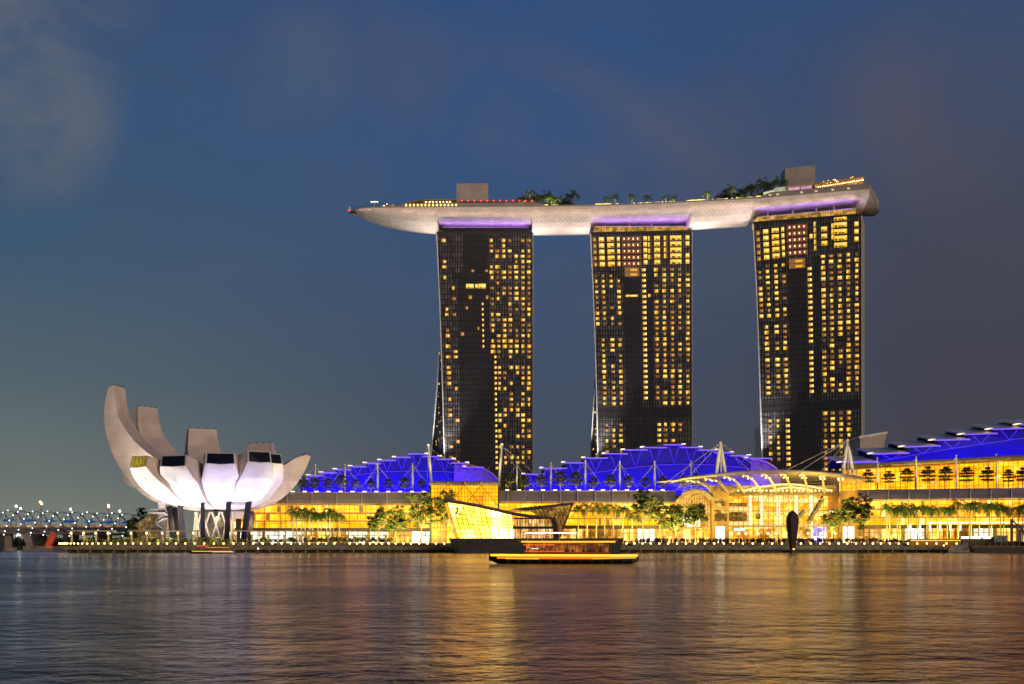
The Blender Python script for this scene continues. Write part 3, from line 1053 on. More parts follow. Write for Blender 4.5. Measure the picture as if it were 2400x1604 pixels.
    rw.build('bar_wall', lit_glass('deck bar glass', [(0, (.02, .006, .004)), (.55, (.08, .014, .008)), (.8, (.5, .05, .02)), (1, (1.0, .3, .06))], .8, 3, 2, 0, seed=3), sd)
    # pavilion at the stern: string of lamps under an orange lit roof
    A, B = rim_at(1915), rim_at(2030)
    sr = MB().hexa([(A.x, A.y + 3, DECK_Z + 6.4), (B.x, B.y + 3, DECK_Z + 7.6), (B.x, B.y + 16, DECK_Z + 7.6), (A.x, A.y + 16, DECK_Z + 6.4), (A.x, A.y + 3, DECK_Z + 6.9), (B.x, B.y + 3, DECK_Z + 8.2), (B.x, B.y + 16, DECK_Z + 8.2), (A.x, A.y + 16, DECK_Z + 6.9)])
    sr.build('stern_roof', mat('stern roof timber', (.45, .26, .12), .6), sd)
    sg = MB().quad((A.x, A.y + 6, DECK_Z + .3), (B.x, B.y + 6, DECK_Z + .3), (B.x, B.y + 6, DECK_Z + 7.6), (A.x, A.y + 6, DECK_Z + 6.4))
    sg.build('stern_glass', lit_glass('stern glass', [(0, (.05, .015, .004)), (.4, (.25, .08, .012)), (.66, (.8, .3, .04)), (1, (1.3, .75, .25))], .95, 1.6, 2, .3, seed=9), sd)
    for k in range(22):
        px = 1918 + k * 5
        p = rim_at(px)
        MB().ball((X_(px, p.y + 4), p.y + 4, DECK_Z + 4.6 + .09 * k), .34, 0, 6, 4).build('string_lamp', lamp_w, sd)
    for px, in ((1824,), (1880,), (1914,), (1953,), (1990,), (1806,)):
        p = rim_at(px)
        MB().box(p.x - 1.1, p.x + 1.1, p.y - .1, p.y + .04, DECK_Z + .9, DECK_Z + 1.7).build('wall_lamp', emis('soft wall lamp', (1, .7, .3), .8), sd)
    A, B = rim_at(1848), rim_at(1908)
    MB().hexa([(A.x, A.y + 4, DECK_Z + .2), (B.x, B.y + 4, DECK_Z + .2), (B.x, B.y + 11, DECK_Z + .2), (A.x, A.y + 11, DECK_Z + .2), (A.x, A.y + 4, DECK_Z + 6.6), (B.x, B.y + 4, DECK_Z + 7.0), (B.x, B.y + 11, DECK_Z + 7.0), (A.x, A.y + 11, DECK_Z + 6.6)]).build('bar_block', mat('peach plaster', (.62, .42, .30), .7), sd)
    for pa, pb in ((1852, 1878), (1881, 1906)):
        A, B = rim_at(pa), rim_at(pb)
        w = MB().quad((A.x, A.y + 3.9, DECK_Z + 2.6), (B.x, B.y + 3.9, DECK_Z + 2.8), (B.x, B.y + 3.9, DECK_Z + 5.6), (A.x, A.y + 3.9, DECK_Z + 5.4)).build('bar_window', lit_glass('violet bar glass', [(0, (.3, .12, .5)), (.5, (.75, .36, .55)), (1, (1.2, .8, .5))], .9, 1.0, 5, 0, seed=2), sd)
    A, B = rim_at(1815), rim_at(1843)
    dm = MB()
    rings = []
    for k in range(7):
        a = math.pi * k / 12
        rings.append([Vector((lerp(A.x, B.x, .15 * (1 - math.cos(a)) * 1.6), A.y + 3, DECK_Z + 1.5 + 4.6 * math.sin(a))), Vector((B.x, B.y + 3, DECK_Z + 1.5 + 4.6 * math.sin(a))), Vector((B.x, B.y + 8, DECK_Z + 1.5 + 4.6 * math.sin(a))), Vector((lerp(A.x, B.x, .15 * (1 - math.cos(a)) * 1.6), A.y + 8, DECK_Z + 1.5 + 4.6 * math.sin(a)))])
    dm.loft(rings)
    dm.build('glass_dome', lit_glass('pale dome glass', [(0, (.25, .3, .18)), (.5, (.6, .62, .4)), (1, (1.2, 1.2, .9))], .8, 1.5, 1.5, 0, seed=6), sd)
    A, B = rim_at(1790), rim_at(1815)
    MB().hexa([(A.x, A.y + 1, DECK_Z + 1.1), (B.x, B.y + 1, DECK_Z + 2.6), (B.x, B.y + 1.2, DECK_Z + 2.6), (A.x, A.y + 1.2, DECK_Z + 1.1), (A.x, A.y + 1, DECK_Z + 3.3), (B.x, B.y + 1, DECK_Z + 4.3), (B.x, B.y + 1.2, DECK_Z + 4.3), (A.x, A.y + 1.2, DECK_Z + 3.3)]).build('glass_balustrade', emis('lit balustrade', (.8, .8, .5), .8), sd)
    es = MB()
    for px in range(1262, 1790, 22):
        A, B = rim_at(px), rim_at(px + 22)
        es.hexa([A + Vector((0, .62, .72)), B + Vector((0, .62, .72)), B + Vector((0, .8, .72)), A + Vector((0, .8, .72)), A + Vector((0, .62, 1.0)), B + Vector((0, .62, 1.0)), B + Vector((0, .8, 1.0)), A + Vector((0, .8, 1.0))])
    es.build('pool_edge_light', emis('pool edge glow', (1, .62, .16), 1.1), sd)
    # low planters and bright specks along the pool edge
    for px, c in ((1405, 0), (1424, 0), (1505, 1), (1520, 1), (1545, 1), (1628, 0), (1645, 0), (1266, 0), (1276, 0), (1300, 1), (1690, 1), (1735, 1), (1760, 1), (1785, 0)):
        p = rim_at(px)
        MB().box(p.x - 2.2, p.x + 2.2, p.y + 1.2, p.y + 2.2, DECK_Z + .1, DECK_Z + 1.5).build('lit_planter', lamp_y if c == 0 else emis('soft planter light', (1, .62, .2), .7), sd)
    rr = random.Random(31)
    for k in range(26):
        px = rr.uniform(896, 1000)
        p = rim_at(px)
        MB().ball((p.x, p.y + rr.uniform(2, 7), DECK_Z + rr.uniform(.9, 3.0)), rr.uniform(.18, .34), 0, 6, 4).build('bar_lamp', rr.choice((lamp_w, lamp_w, lamp_y, lamp_r)), sd)
    for k in range(16):
        px = rr.uniform(1930, 2030)
        p = rim_at(px)
        MB().ball((p.x, p.y + rr.uniform(2, 4), DECK_Z + interp([(1930, 6.6), (2030, 7.6)], px) + rr.uniform(-1.2, 1.0)), rr.uniform(.2, .36), 0, 6, 4).build('bar_lamp', rr.choice((lamp_w, lamp_y, emis('deck lamp orange', (1, .34, .05), 3))), sd)
    for k in range(30):
        px = rr.uniform(1390, 1800)
        p = rim_at(px)
        MB().box(p.x - .3, p.x + .3, p.y + .65, p.y + 1.0, DECK_Z + .85, DECK_Z + 1.25).build('pool_lamp', rr.choice((lamp_w, lamp_y)), sd)
    # observation end: rail posts, small parasols, ring lamp
    MB().tube([rim_at(px) + Vector((0, .3, 1.5)) for px in range(820, 950, 10)], .09, 4).build('hand_rail', M_dark, sd)
    for px in range(824, 950, 14):
        p = rim_at(px)
        MB().tube([p + Vector((0, .3, .2)), p + Vector((0, .3, 1.5))], .09, 4).build('rail_post', M_dark, sd)
    MB().ball(rim_at(818.5) + Vector((-.1, -.5, .5)), .5, 0, 6, 4).build('beacon_lamp', lamp_r, sd)
    return sd


skypark()


def deck_extras():
    # ring-shaped lamp tree at the bow
    p = rim_at(875) + Vector((0, 6, 0))
    t = thing('ring_lamp', 'tall lamp with a crown of small white bulbs at the bow of the sky deck', 'lamp', p)
    MB().tube([p, p + Vector((0, 0, 5.0))], .12, 5).build('pole', M_white, t)
    for k in range(12):
        a = 2 * math.pi * k / 12
        q = p + Vector((1.9 * math.cos(a), 1.9 * math.sin(a), 5.2 + .5 * math.sin(a)))
        MB().ball(q, .26, 0, 6, 4).build('bulb', emis('white bulb', (1, .9, .75), 4), t)
        MB().bar(p + Vector((0, 0, 4.6)), q, .08).build('arm', M_white, t)
    # red parasols on the observation end
    first = None
    red = mat('red canvas', (.42, .03, .03), .8)
    for k, px in enumerate((903, 916, 925, 938)):
        q = rim_at(px) + Vector((0, 5 + 1.5 * (k % 2), .03))
        lab = 'red parasol at the bow end of the sky deck, %s from the bow' % WORDS[k]
        if first is None:
            first = thing('parasol', lab, 'parasol', q, 'red parasols on the sky deck')
            MB().tube([q, q + Vector((0, 0, 3.2))], .08, 5).build('pole', M_dark, first)
            c = MB()
            ring = [q + Vector((1.9 * math.cos(a), 1.9 * math.sin(a), 2.6)) for a in (2 * math.pi * i / 8 for i in range(8))]
            c.add(ring + [q + Vector((0, 0, 3.4))], [(i, (i + 1) % 8, 8) for i in range(8)])
            c.build('canvas', red, first)
        else:
            dup(first, q, lab)


deck_extras()
# ------------------------------------------------------------ lotus-shaped museum
MC = Vector((X_(525, 490), 490, 3.3))
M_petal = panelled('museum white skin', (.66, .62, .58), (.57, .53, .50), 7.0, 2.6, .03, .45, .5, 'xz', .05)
M_petal_shaded = panelled('museum shaded skin', (.60, .48, .385), (.47, .37, .30), 5.5, 3.0, .05, .55, .5, 'xz', .07)  # petal skin again, duller: the shade of inward-facing sides put into its colour
M_col = mat('museum dark column', (.012, .010, .013), .8, 0, .12, .6, .15)


def cat_rom(pts, n):
    out = []
    m = len(pts)
    for k in range(n + 1):
        u = k / n * (m - 1)
        i = min(int(u), m - 2)
        t = u - i
        p = [pts[max(0, i - 1)], pts[i], pts[i + 1], pts[min(m - 1, i + 2)]]
        r = []
        for d in range(2):
            a, b, c, e = (q[d] for q in p)
            r.append(.5 * (2 * b + (c - a) * t + (2 * a - 5 * b + 4 * c - e) * t * t + (3 * b - a - 3 * c + e) * t ** 3))
        out.append(r)
    return out


def museum():
    mu = thing('lotus_museum', 'white lotus-shaped museum of ten upturned petals on dark legs', 'museum', MC)
    # azimuth from the water side (0 = toward the bay, positive toward the mall); outer and inner profiles (radius, height); tip half width
    tall_o = [(1.5, 15.4), (11.4, 15.9), (25.6, 19.7), (35.6, 28.8), (42.0, 40), (44.8, 52.0), (43.4, 63.2)]
    tall_i = [(1.0, 29), (10, 30.5), (20, 33.5), (27.5, 38), (34.5, 44.6), (39.5, 53), (41.0, 64.0)]

    def scaled(o, i, ro, zo, ri, zi):
        return [(r * ro, 15.4 + (z - 15.4) * zo) for r, z in o], [(r * ri, 29 + (z - 29) * zi) for r, z in i]

    def front(R_, zl, cap_r=.8, cap_z=3.9):
        o = [(1.5, 15.4), (R_ * .36, 16.2), (R_ * .66, 19.2), (R_ * .86, 24.6), (R_ * .955, (24.6 + zl) / 2 + .3), (R_, zl)]
        i = [(1.0, 27), (R_ * .35, 28.5), (R_ * .6, zl + cap_z - 3.6), (R_ * .78, zl + cap_z - 1.9), (R_ * .9, zl + cap_z - .8), (R_ - cap_r, zl + cap_z)]
        return o, i
    side_o = [(1.5, 15.4), (9, 15.8), (18, 18.4), (25, 24.0), (29.6, 30.5), (32.6, 37.0)]
    side_i = [(1.0, 29), (8, 29.5), (16, 31.0), (22, 33.2), (26, 35.8), (30.8, 37.6)]
    petals = [
        ('A', -49.5, *front(39.5, 30.6), 4.6, 'yellow'), ('B', -28.5, *front(37, 30.6), 5.2, 'dark'), ('C', -2, *front(34.5, 31.6), 5.3, 'dark'),
        ('D', 20.5, *front(36, 32.4), 4.5, 'dark'), ('E', 43, *front(28.0, 32.8, .8, 3.6), 3.0, 'dark'),
        ('F', 97, side_o, side_i, 4.6, None), ('G', -111, *scaled(tall_o, tall_i, 1.03, 1.0, 1.03, 1.0), 4.8, None),
        ('H', -135, *scaled(tall_o, tall_i, 1.03, .87, 1.03, .82), 5.3, None), ('I', -167, *scaled(tall_o, tall_i, .92, .72, .92, .60), 5.8, None),
        ('J', 155, *scaled(tall_o, tall_i, .82, .60, .82, .43), 5.2, None),
        ('K', -124, [(1.5, 18), (20, 20), (34, 23.2), (46, 27.6)], [(1, 24), (20, 26), (34, 29), (46, 32.2)], 2.2, None)]
    N_ = 18
    for nm, az, o_, i_, tw, win in petals:
        a = R(az + 12.6)
        er = Vector((math.sin(a), -math.cos(a), 0))
        et = Vector((math.cos(a), math.sin(a), 0))
        oc, ic = cat_rom(o_, N_), cat_rom(i_, N_)
        rt = oc[-1][0]

        def hw(r, k):
            s = k / N_
            if nm in 'ABCDE':
                return min(max(r, .3) * math.tan(R(12.4)), lerp(7.3, tw, max(0, (s - .56) / .44) ** .8))
            cap = lerp(8.2, tw, max(0, (s - .5) / .5)) if nm not in 'FGK' else lerp(7.4, tw, max(0, (s - .4) / .6))
            return min(max(r, .3) * math.tan(R(17.3)), cap)

        def pt(c, k, sgn, shr=1.0):
            return MC + er * c[0] + et * (hw(c[0], k) * sgn * shr) + Vector((0, 0, c[1] - 3.3))
        oL = [pt(oc[k], k, -1) for k in range(N_ + 1)]
        oR = [pt(oc[k], k, 1) for k in range(N_ + 1)]
        iL = [pt(ic[k], k, -1, .96) for k in range(N_ + 1)]
        iR = [pt(ic[k], k, 1, .96) for k in range(N_ + 1)]
        mb = MB()
        # outer skin slightly crowned
        mid = [(oL[k] + oR[k]) / 2 + er * (.06 * (oL[k] - oR[k]).length * .5) - Vector((0, 0, .03 * (oL[k] - oR[k]).length)) for k in range(N_ + 1)]
        for A, B in ((oL, mid), (mid, oR)):
            mb.loft([[A[k], B[k]] for k in range(N_ + 1)], 0, False, False, True)
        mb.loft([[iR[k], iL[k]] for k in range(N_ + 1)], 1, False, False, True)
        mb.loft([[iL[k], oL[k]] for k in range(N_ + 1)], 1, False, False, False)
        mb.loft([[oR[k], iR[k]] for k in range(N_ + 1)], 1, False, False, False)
        mb.add([oL[-1], mid[-1], oR[-1], iR[-1], iL[-1]], [(0, 1, 2, 3, 4)], 0)
        p = mb.build('petal', [M_petal, M_petal_shaded], mu)
        # rim of small lamps / lightning rods on top of tall petals
        if win:
            q = [iL[-1], iR[-1], oR[-1], mid[-1], oL[-1]]
            c = sum(q, Vector()) / 5
            nrm = (q[1] - q[0]).cross(q[4] - q[0]).normalized()
            if nrm.dot(er) < 0:
                nrm = -nrm
            ins = [c + (v - c) * .90 + nrm * .06 for v in q]
            wm = M_dark if win == 'dark' else lit_glass('museum yellow glass', [(0, (.1, .06, .003)), (.5, (.42, .30, .02)), (1, (.7, .5, .05))], .8, 1.8, 4, 0, seed=4, mortar=.12)
            if win == 'dark':
                wm = mat('museum skylight glass', (.008, .007, .008), .15)
            w = MB().add(ins, [tuple(range(5))[::-1]]).build('skylight', wm, p)
            for k in range(1, 4) if win == 'yellow' else ():
                t = k / 4
                MB().bar(ins[0].lerp(ins[1], t) + nrm * .06, ins[4].lerp(ins[2], t) + nrm * .06, .16).build('skylight_bar', M_mull, w)
        elif nm in 'GHIJF':
            for t in (.05, .35, .65, .95):
                v = iL[-1].lerp(iR[-1], t)
                MB().box(v.x - .14, v.x + .14, v.y - .14, v.y + .14, v.z - .05, v.z + .6).build('lightning_rod', M_dark, p)
    # underside drum and white lattice cage that the petals rest on
    cz = 15.4
    dr = MB()
    dr.loft([[MC + Vector((r * math.cos(t), r * math.sin(t), z - 3.3)) for t in (2 * math.pi * i / 24 for i in range(24))] for r, z in ((8.2, 12.6), (8.6, 15.3), (3.0, 16.5))])
    dr.build('drum', M_petal, mu)
    lat = MB()
    LC = Vector((X_(496, 478), 482, 3.3))
    n = 12
    for k in range(n):
        for d in (1, -1):
            a0, a1 = 2 * math.pi * k / n, 2 * math.pi * (k + d * .9) / n
            lat.tube([LC + Vector((8.0 * math.cos(a0), 5.5 * math.sin(a0), .2)), LC + Vector((7.0 * math.cos(a1), 5.0 * math.sin(a1), 11.6))], .32, 5)
    lat.build('cage_lattice', mat('cage cream paint', (.72, .62, .44), .5), mu)
    core = MB()
    core.loft([[LC + Vector((r * math.cos(t), r * .7 * math.sin(t), z)) for t in (2 * math.pi * i / 16 for i in range(16))] for r, z in ((5.2, 0), (5.2, 12))])
    core.build('core', lit_glass('museum lobby glass', [(0, (.02, .02, .015)), (.45, (.07, .06, .03)), (.7, (.25, .2, .08)), (1, (.5, .5, .4))], .8, 1.6, 3, .1, seed=14), mu)
    # dark slanted columns: foot pixel, head pixel, depth, width
    for (f, h, Y0, Y1, w) in (((476, 1254), (475, 1181), 462, 468, 1.9), ((531, 1254), (536, 1177), 460, 470, 2.2), ((430, 1243), (422, 1184), 468, 474, 2.4), ((408, 1243), (397, 1188), 478, 484, 2.2),
                              ((421, 1243), (410, 1190), 486, 490, 2.0), ((570, 1243), (583, 1176), 464, 472, 2.4), ((585, 1243), (589, 1200), 478, 484, 2.4), ((556, 1243), (561, 1198), 484, 490, 2.4)):
        a, b = P(*f, Y0), P(*h, Y1)
        a.z = 3.3
        MB().bar(a, b, w * .78, 1.6).build('column', M_col, mu)
    # stair tower at the bridge side and its flights
    st = thing('stair_tower', 'pale stair tower with zigzag flights beside the lotus museum', 'stair tower', P(379, 1276, 486))
    MB().box(X_(370, 486), X_(388, 486), 486, 490, 3.3, Z_(1176, 486)).build('wall', mat('stair tower plaster', (.55, .46, .44), .6), st)
    pts = [(350, 1203), (388, 1203), (404, 1216), (386, 1216), (366, 1228), (388, 1243)]
    for (a, b) in zip(pts, pts[1:]):
        A, B = P(*a, 484), P(*b, 484)
        MB().bar(A, B, 2.4, .5).build('flight', M_white, st)
        MB().bar(A + Vector((0, -1.2, 1.3)), B + Vector((0, -1.2, 1.3)), .12).build('hand_rail', M_white, st)
    # glass wedge beside it
    gw = thing('glass_wedge', 'sloping glass wedge building with lit floors next to the pale stair tower', 'glass building', P(335, 1276, 500))
    q = [P(300, 1246, 500), P(368, 1246, 500), P(368, 1203, 500), P(356, 1203, 500), P(304, 1238, 500)]
    for v in q[:2]:
        v.z = 3.3
    MB().prism(q, (0, 14, 0)).build('body', lit_glass('wedge glass', [(0, (.02, .012, .004)), (.5, (.16, .10, .03)), (.72, (.55, .36, .1)), (1, (1.1, .8, .35))], .8, 2.4, 1.6, .2, seed=21), gw)
    g = MB()
    for k in range(1, 9):
        px = 300 + k * 8
        py = interp([(300, 1240), (356, 1203), (372, 1203)], px)
        g.bar(P(px, 1246, 499.9), P(px, py, 499.9), .14)
    for py in (1212, 1222, 1232):
        g.bar(P(interp([(1203, 356), (1238, 304)], py), py, 499.88), P(368, py, 499.88), .14)
    g.bar(P(304, 1238, 499.8), P(357, 1202, 499.8), .35)
    g.build('mullion', M_steel, gw)
    # uplights in the lily pond: white on the bridge side, violet toward the mall
    gz = 3.9
    for az, r0, aim_r, aim_z, pw, col in ((-52, 43, 30, 26, 60000, (1, .93, .90)), (-50, 36, 20, 20, 26000, (1, .90, .88)), (-29, 40, 28, 26, 52000, (1, .88, .92)), (-31, 33, 19, 20, 26000, (1, .86, .9)),
                                          (-4, 38, 26, 26, 40000, (.60, .54, 1.0)), (-6, 31, 18, 20, 18000, (.8, .74, 1.0)), (20.5, 40, 27, 27, 46000, (.62, .58, 1.0)), (22, 31, 18, 20, 14000, (.56, .52, 1.0)),
                                          (46, 32, 22, 27, 22000, (.64, .60, 1.0)), (-97, 52, 40, 30, 14000, (1, .92, .9))):
        a = R(az + 12.6)
        d = Vector((math.sin(a), -math.cos(a), 0))
        p = MC + d * r0
        p.z = 3.9
        spot('museum_uplight', p, MC + d * aim_r + Vector((0, 0, aim_z - 3.3)), pw * (2.8 if az < -40 else 2.2 if az < -20 else .9), col, 95, .95, .5)
    for dx in (-14, 0, 12):
        spot('museum_downlight', MC + Vector((dx, -12, 9.5)), MC + Vector((dx, 2, 0)), 9000, (1, .78, .40), 130, .8, .4)


museum()
# ------------------------------------------------------------ the glass mall along the quay
GOLD = [(0, (.32, .10, .001)), (.22, (1.05, .38, .002)), (.45, (1.7, .60, .004)), (.66, (2.2, .78, .02)), (.85, (3.0, 1.4, .25)), (1, (4.2, 2.5, .9))]
GOLD2 = [(0, (.35, .10, .001)), (.22, (1.15, .40, .002)), (.48, (1.9, .64, .004)), (.68, (2.5, .88, .02)), (.85, (3.4, 1.6, .25)), (1, (4.6, 2.7, .9))]
PALE = [(0, (.28, .12, .01)), (.3, (.8, .36, .03)), (.6, (1.4, .66, .10)), (1, (2.0, 1.2, .45))]
SHOP = [(0, (.18, .06, .004)), (.25, (.8, .30, .012)), (.42, (1.8, .72, .05)), (.6, (3.4, 1.6, .35)), (1, (5.0, 3.0, 1.2))]
G_left = lit_glass('gallery glass gold', GOLD, 1.2, 5.5, 8.5, .10, seed=1)
G_mid = lit_glass('gallery glass amber', GOLD2, 1.25, 7.5, 4.2, .18, seed=2)
G_right = lit_glass('gallery glass deep gold', GOLD2, 1.2, 6.5, 3.6, .30, seed=3)
G_pale = lit_glass('gallery glass pale', PALE, .9, 5, 4.0, .25, seed=4)
G_shop = lit_glass('shop front light', SHOP, .95, 5.2, 6.0, .0, seed=5)
G_upper = lit_glass('upper gallery glass', GOLD2, 1.2, 6.0, 3.8, .30, seed=6)
M_lintel = mat('dark bronze lintel', (.12, .085, .05), .6)
M_goldtube = mat('brass soffit', (.62, .42, .16), .35, .6)
M_rail = mat('railing steel', (.25, .2, .15), .4, .5)
L_terr = emis('terrace floodlight', (1, .78, .42), 5)
L_cove = emis('cove light', (1, .72, .26), 1.8)


def wing(label, sta, pxs, zt, zb, zg, glass, drop=None, n_shop=8, lip=True, seed=0, rib_step=35, upper=None):
    """sta: (px, Y) stations of the facade line; zt terrace edge, zb canopy foot, zg foot of the tall glass"""
    rr = random.Random(seed)
    Yat = lambda px: interp(sta, px)
    pa, pb = pxs
    pc = (pa + pb) / 2
    mw = thing('mall_wing', label, 'shopping mall', (X_(pc, Yat(pc)), Yat(pc), 3.3))
    st = [pa + (pb - pa) * k / 24 for k in range(25)]
    hk = (lambda px: interp(drop, px)) if drop else (lambda px: 1.0)
    V = lambda px, dy, z: Vector((X_(px, Yat(px) + dy), Yat(px) + dy, z))

    def prof(px):
        h = hk(px)
        return [V(px, lerp(-3.2, 4.5, math.sin(a)), lerp(zb, zb + (zt - zb) * h, 1 - math.cos(a) if False else math.sin(a) ** .9)) for a in (math.pi / 2 * k / 7 for k in range(8))]
    ca = MB()
    A = [prof(px) for px in st]
    ca.loft(A, 0, False, False, True)
    cb = [[p + Vector((0, .35, -.35)) for p in q] for q in A]
    ca.loft(cb, 0, False, False, True)
    for q, w in ((A[0], cb[0]), (A[-1], cb[-1])):
        ca.loft([q, w], 0, False, False)
    ca.loft([[q[0] for q in A], [q[0] for q in cb]], 0, False, False)
    ca.build('canopy_roof', M_roofgrey, mw)
    px = pa + rib_step / 2
    while px < pb:
        if hk(px) > .4:
            MB().tube([p + Vector((0, -.12, .14)) for p in prof(px)], .17, 5).build('canopy_rib', M_white, mw)
        px += rib_step
    # tall glass, leaning, in bays
    gl = MB()
    gz = [zg, lerp(zg, zb, .33), lerp(zg, zb, .67), zb + .3]
    gy = [0, -1.0, -2.1, -2.9]
    gl.loft([[V(px, dy, z) for px in st] for z, dy in zip(gz, gy)], 0, False, False)
    gl.build('glass_wall', glass, mw)
    mu = MB()
    k = 0
    x = X_(pa, Yat(pa))
    xe = X_(pb, Yat(pb))
    while x < xe:
        pxx = 1200 + x * F / Yat(pc)
        pxx = min(max(pxx, pa), pb)
        for (z0, d0), (z1, d1) in zip(zip(gz, gy), list(zip(gz, gy))[1:]):
            mu.bar(V(pxx, d0 - .15, z0), V(pxx, d1 - .15, z1), .10 if k % 4 else .2)
        x += 2.1
        k += 1
    nz = max(3, int((zb - zg) / 1.6))
    for k in range(nz + 1):
        z = lerp(zg, zb, k / nz)
        dy = interp(list(zip(gz, gy)), z)
        for a, b in zip(st, st[1:]):
            mu.bar(V(a, dy - .15, z), V(b, dy - .15, z), .09)
    mu.build('mullion', M_mull, mw)
    # glowing floor edges, and random glowing strips added as hot spots, before the glass
    fe = MB()
    for t in (.30, .64):
        z = lerp(zg, zb, t)
        dy = interp(list(zip(gz, gy)), z)
        for a, b in zip(st, st[1:]):
            fe.hexa([V(a, dy - .12, z - .32), V(b, dy - .12, z - .32), V(b, dy - .04, z - .32), V(a, dy - .04, z - .32), V(a, dy - .12, z + .32), V(b, dy - .12, z + .32), V(b, dy - .04, z + .32), V(a, dy - .04, z + .32)])
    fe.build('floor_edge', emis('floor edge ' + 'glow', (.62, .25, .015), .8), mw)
    for k in range(26):
        px = rr.uniform(pa + 10, pb - 10)
        t0 = rr.choice((.02, .34, .68))
        z0, z1 = lerp(zg, zb, t0), lerp(zg, zb, min(t0 + .27, .97))
        w = rr.choice((.35, .5, .9, 1.6))
        d0, d1 = interp(list(zip(gz, gy)), z0) - .09, interp(list(zip(gz, gy)), z1) - .09
        p, q = V(px, d0, z0), V(px, d1, z1)
        MB().bar(p, q, w, .05).build('glow_column', rr.choice((emis('inner bright', (1.0, .70, .20), 2.6), emis('inner pale', (1.0, .62, .14), 1.5), emis('inner dim', (.45, .17, .012), .8))), mw)
    # floor slab and balcony strip behind glass foot, lintel over the shops
    li = MB()
    for a, b in zip(st, st[1:]):
        li.hexa([V(a, -1.2, zg - 1.4), V(b, -1.2, zg - 1.4), V(b, 2, zg - 1.4), V(a, 2, zg - 1.4), V(a, -1.2, zg - .02), V(b, -1.2, zg - .02), V(b, 2, zg - .02), V(a, 2, zg - .02)])
    li.build('lintel', M_lintel, mw)
    # shop fronts
    W_ = (pb - pa) / n_shop
    for k in range(n_shop):
        a, b = pa + W_ * k + W_ * .05, pa + W_ * (k + 1) - W_ * .05
        sh = MB().quad(V(a, .8, 3.35), V(b, .8, 3.35), V(b, .8, zg - 1.4), V(a, .8, zg - 1.4))
        v_ = rr.choice((0, 1, 2, 3, 4, 4))
        s_ = sh.build('shop_window', lit_glass('shop light %d' % v_, SHOP if v_ < 4 else [(0, (.4, .3, .2)), (.35, (1.6, 1.3, .9)), (.6, (3.0, 2.7, 2.2)), (1, (4, 3.8, 3.4))], (.95, .6, .8, .35, .9)[v_], 3.4, 6, 0, seed=31 + v_), mw)
        f = MB()
        n = max(3, int((b - a) / 11))
        for j in range(n + 1):
            p = V(lerp(a, b, j / n), .7, 3.35)
            f.box(p.x - .09, p.x + .09, p.y - .06, p.y + .06, 3.35, zg - 1.4)
        p, q = V(a, .7, zg - 2.9), V(b, .7, zg - 2.9)
        f.bar(p, q, .18)
        f.build('shop_frame', M_mull, s_)
        c = V(pa + W_ * k, -.2, 3.35)
        MB().box(c.x - .55, c.x + .55, c.y, c.y + 1.0, 3.3, zg - 1.4).build('pier', M_tan, mw)
    if glass is G_right:
        bl = MB()
        for a, b in zip(st, st[1:]):
            if 2160 < a < 2420:
                bl.hexa([V(a, -.6, zg + .5), V(b, -.6, zg + .5), V(b, -.3, zg + .5), V(a, -.3, zg + .5), V(a, -.6, zg + 1.0), V(b, -.6, zg + 1.0), V(b, -.3, zg + 1.0), V(a, -.3, zg + 1.0)])
        bl.build('balcony_light', emis('balcony strip', (1, .82, .45), 2.2), mw)
    # body behind, terrace slab, cove light line, floodlights
    bd = MB()
    for a, b in zip(st, st[1:]):
        h0, h1 = zb + (zt - zb) * hk(a), zb + (zt - zb) * hk(b)
        bd.hexa([V(a, 2.2, 3.3), V(b, 2.2, 3.3), V(b, 44, 3.3), V(a, 44, 3.3), V(a, 4.7, h0 - .5), V(b, 4.7, h1 - .5), V(b, 44, h1 - .5), V(a, 44, h0 - .5)])
    bd.build('terrace', M_conc, mw)
    if lip:
        lp = MB()
        for a, b in zip(st, st[1:]):
            if hk(a) > .95:
                lp.hexa([V(a, 4.0, zt + .05), V(b, 4.0, zt + .05), V(b, 4.6, zt + .05), V(a, 4.6, zt + .05), V(a, 4.0, zt + .35), V(b, 4.0, zt + .35), V(b, 4.6, zt + .35), V(a, 4.6, zt + .35)])
        lp.build('terrace_edge', M_goldtube, mw)
        px = pa + 20
        while px < pb - 6:
            if hk(px) > .95:
                p = V(px, 5.4, zt + .5)
                MB().box(p.x - .7, p.x + .7, p.y - .2, p.y + .2, p.z, p.z + .26).build('terrace_light', L_terr, mw)
            px += 28
    return mw, V


WING_L, VL = wing('long glass mall wing behind the lotus museum and the first palm group', [(470, 505), (1012, 505)], (470, 1011), 23.2, 18.4, 9.2, G_left,
                  drop=[(560, .0), (610, .12), (640, .5), (680, .93), (700, 1.0)], n_shop=11, seed=1, rib_step=58)
WING_M, VM = wing('long glass mall wing behind the dark wedge boutique and middle palm group', [(1168, 500), (1590, 500)], (1169, 1584), 23.6, 19.0, 10.2, G_mid, n_shop=9, seed=2, rib_step=41)
WING_R, VR = wing('long glass mall wing with two lit storeys at the end away from the bridge', [(2008, 492), (2440, 474)], (2010, 2440), 24.0, 19.6, 10.2, G_right, n_shop=8, lip=False, seed=3, rib_step=48)


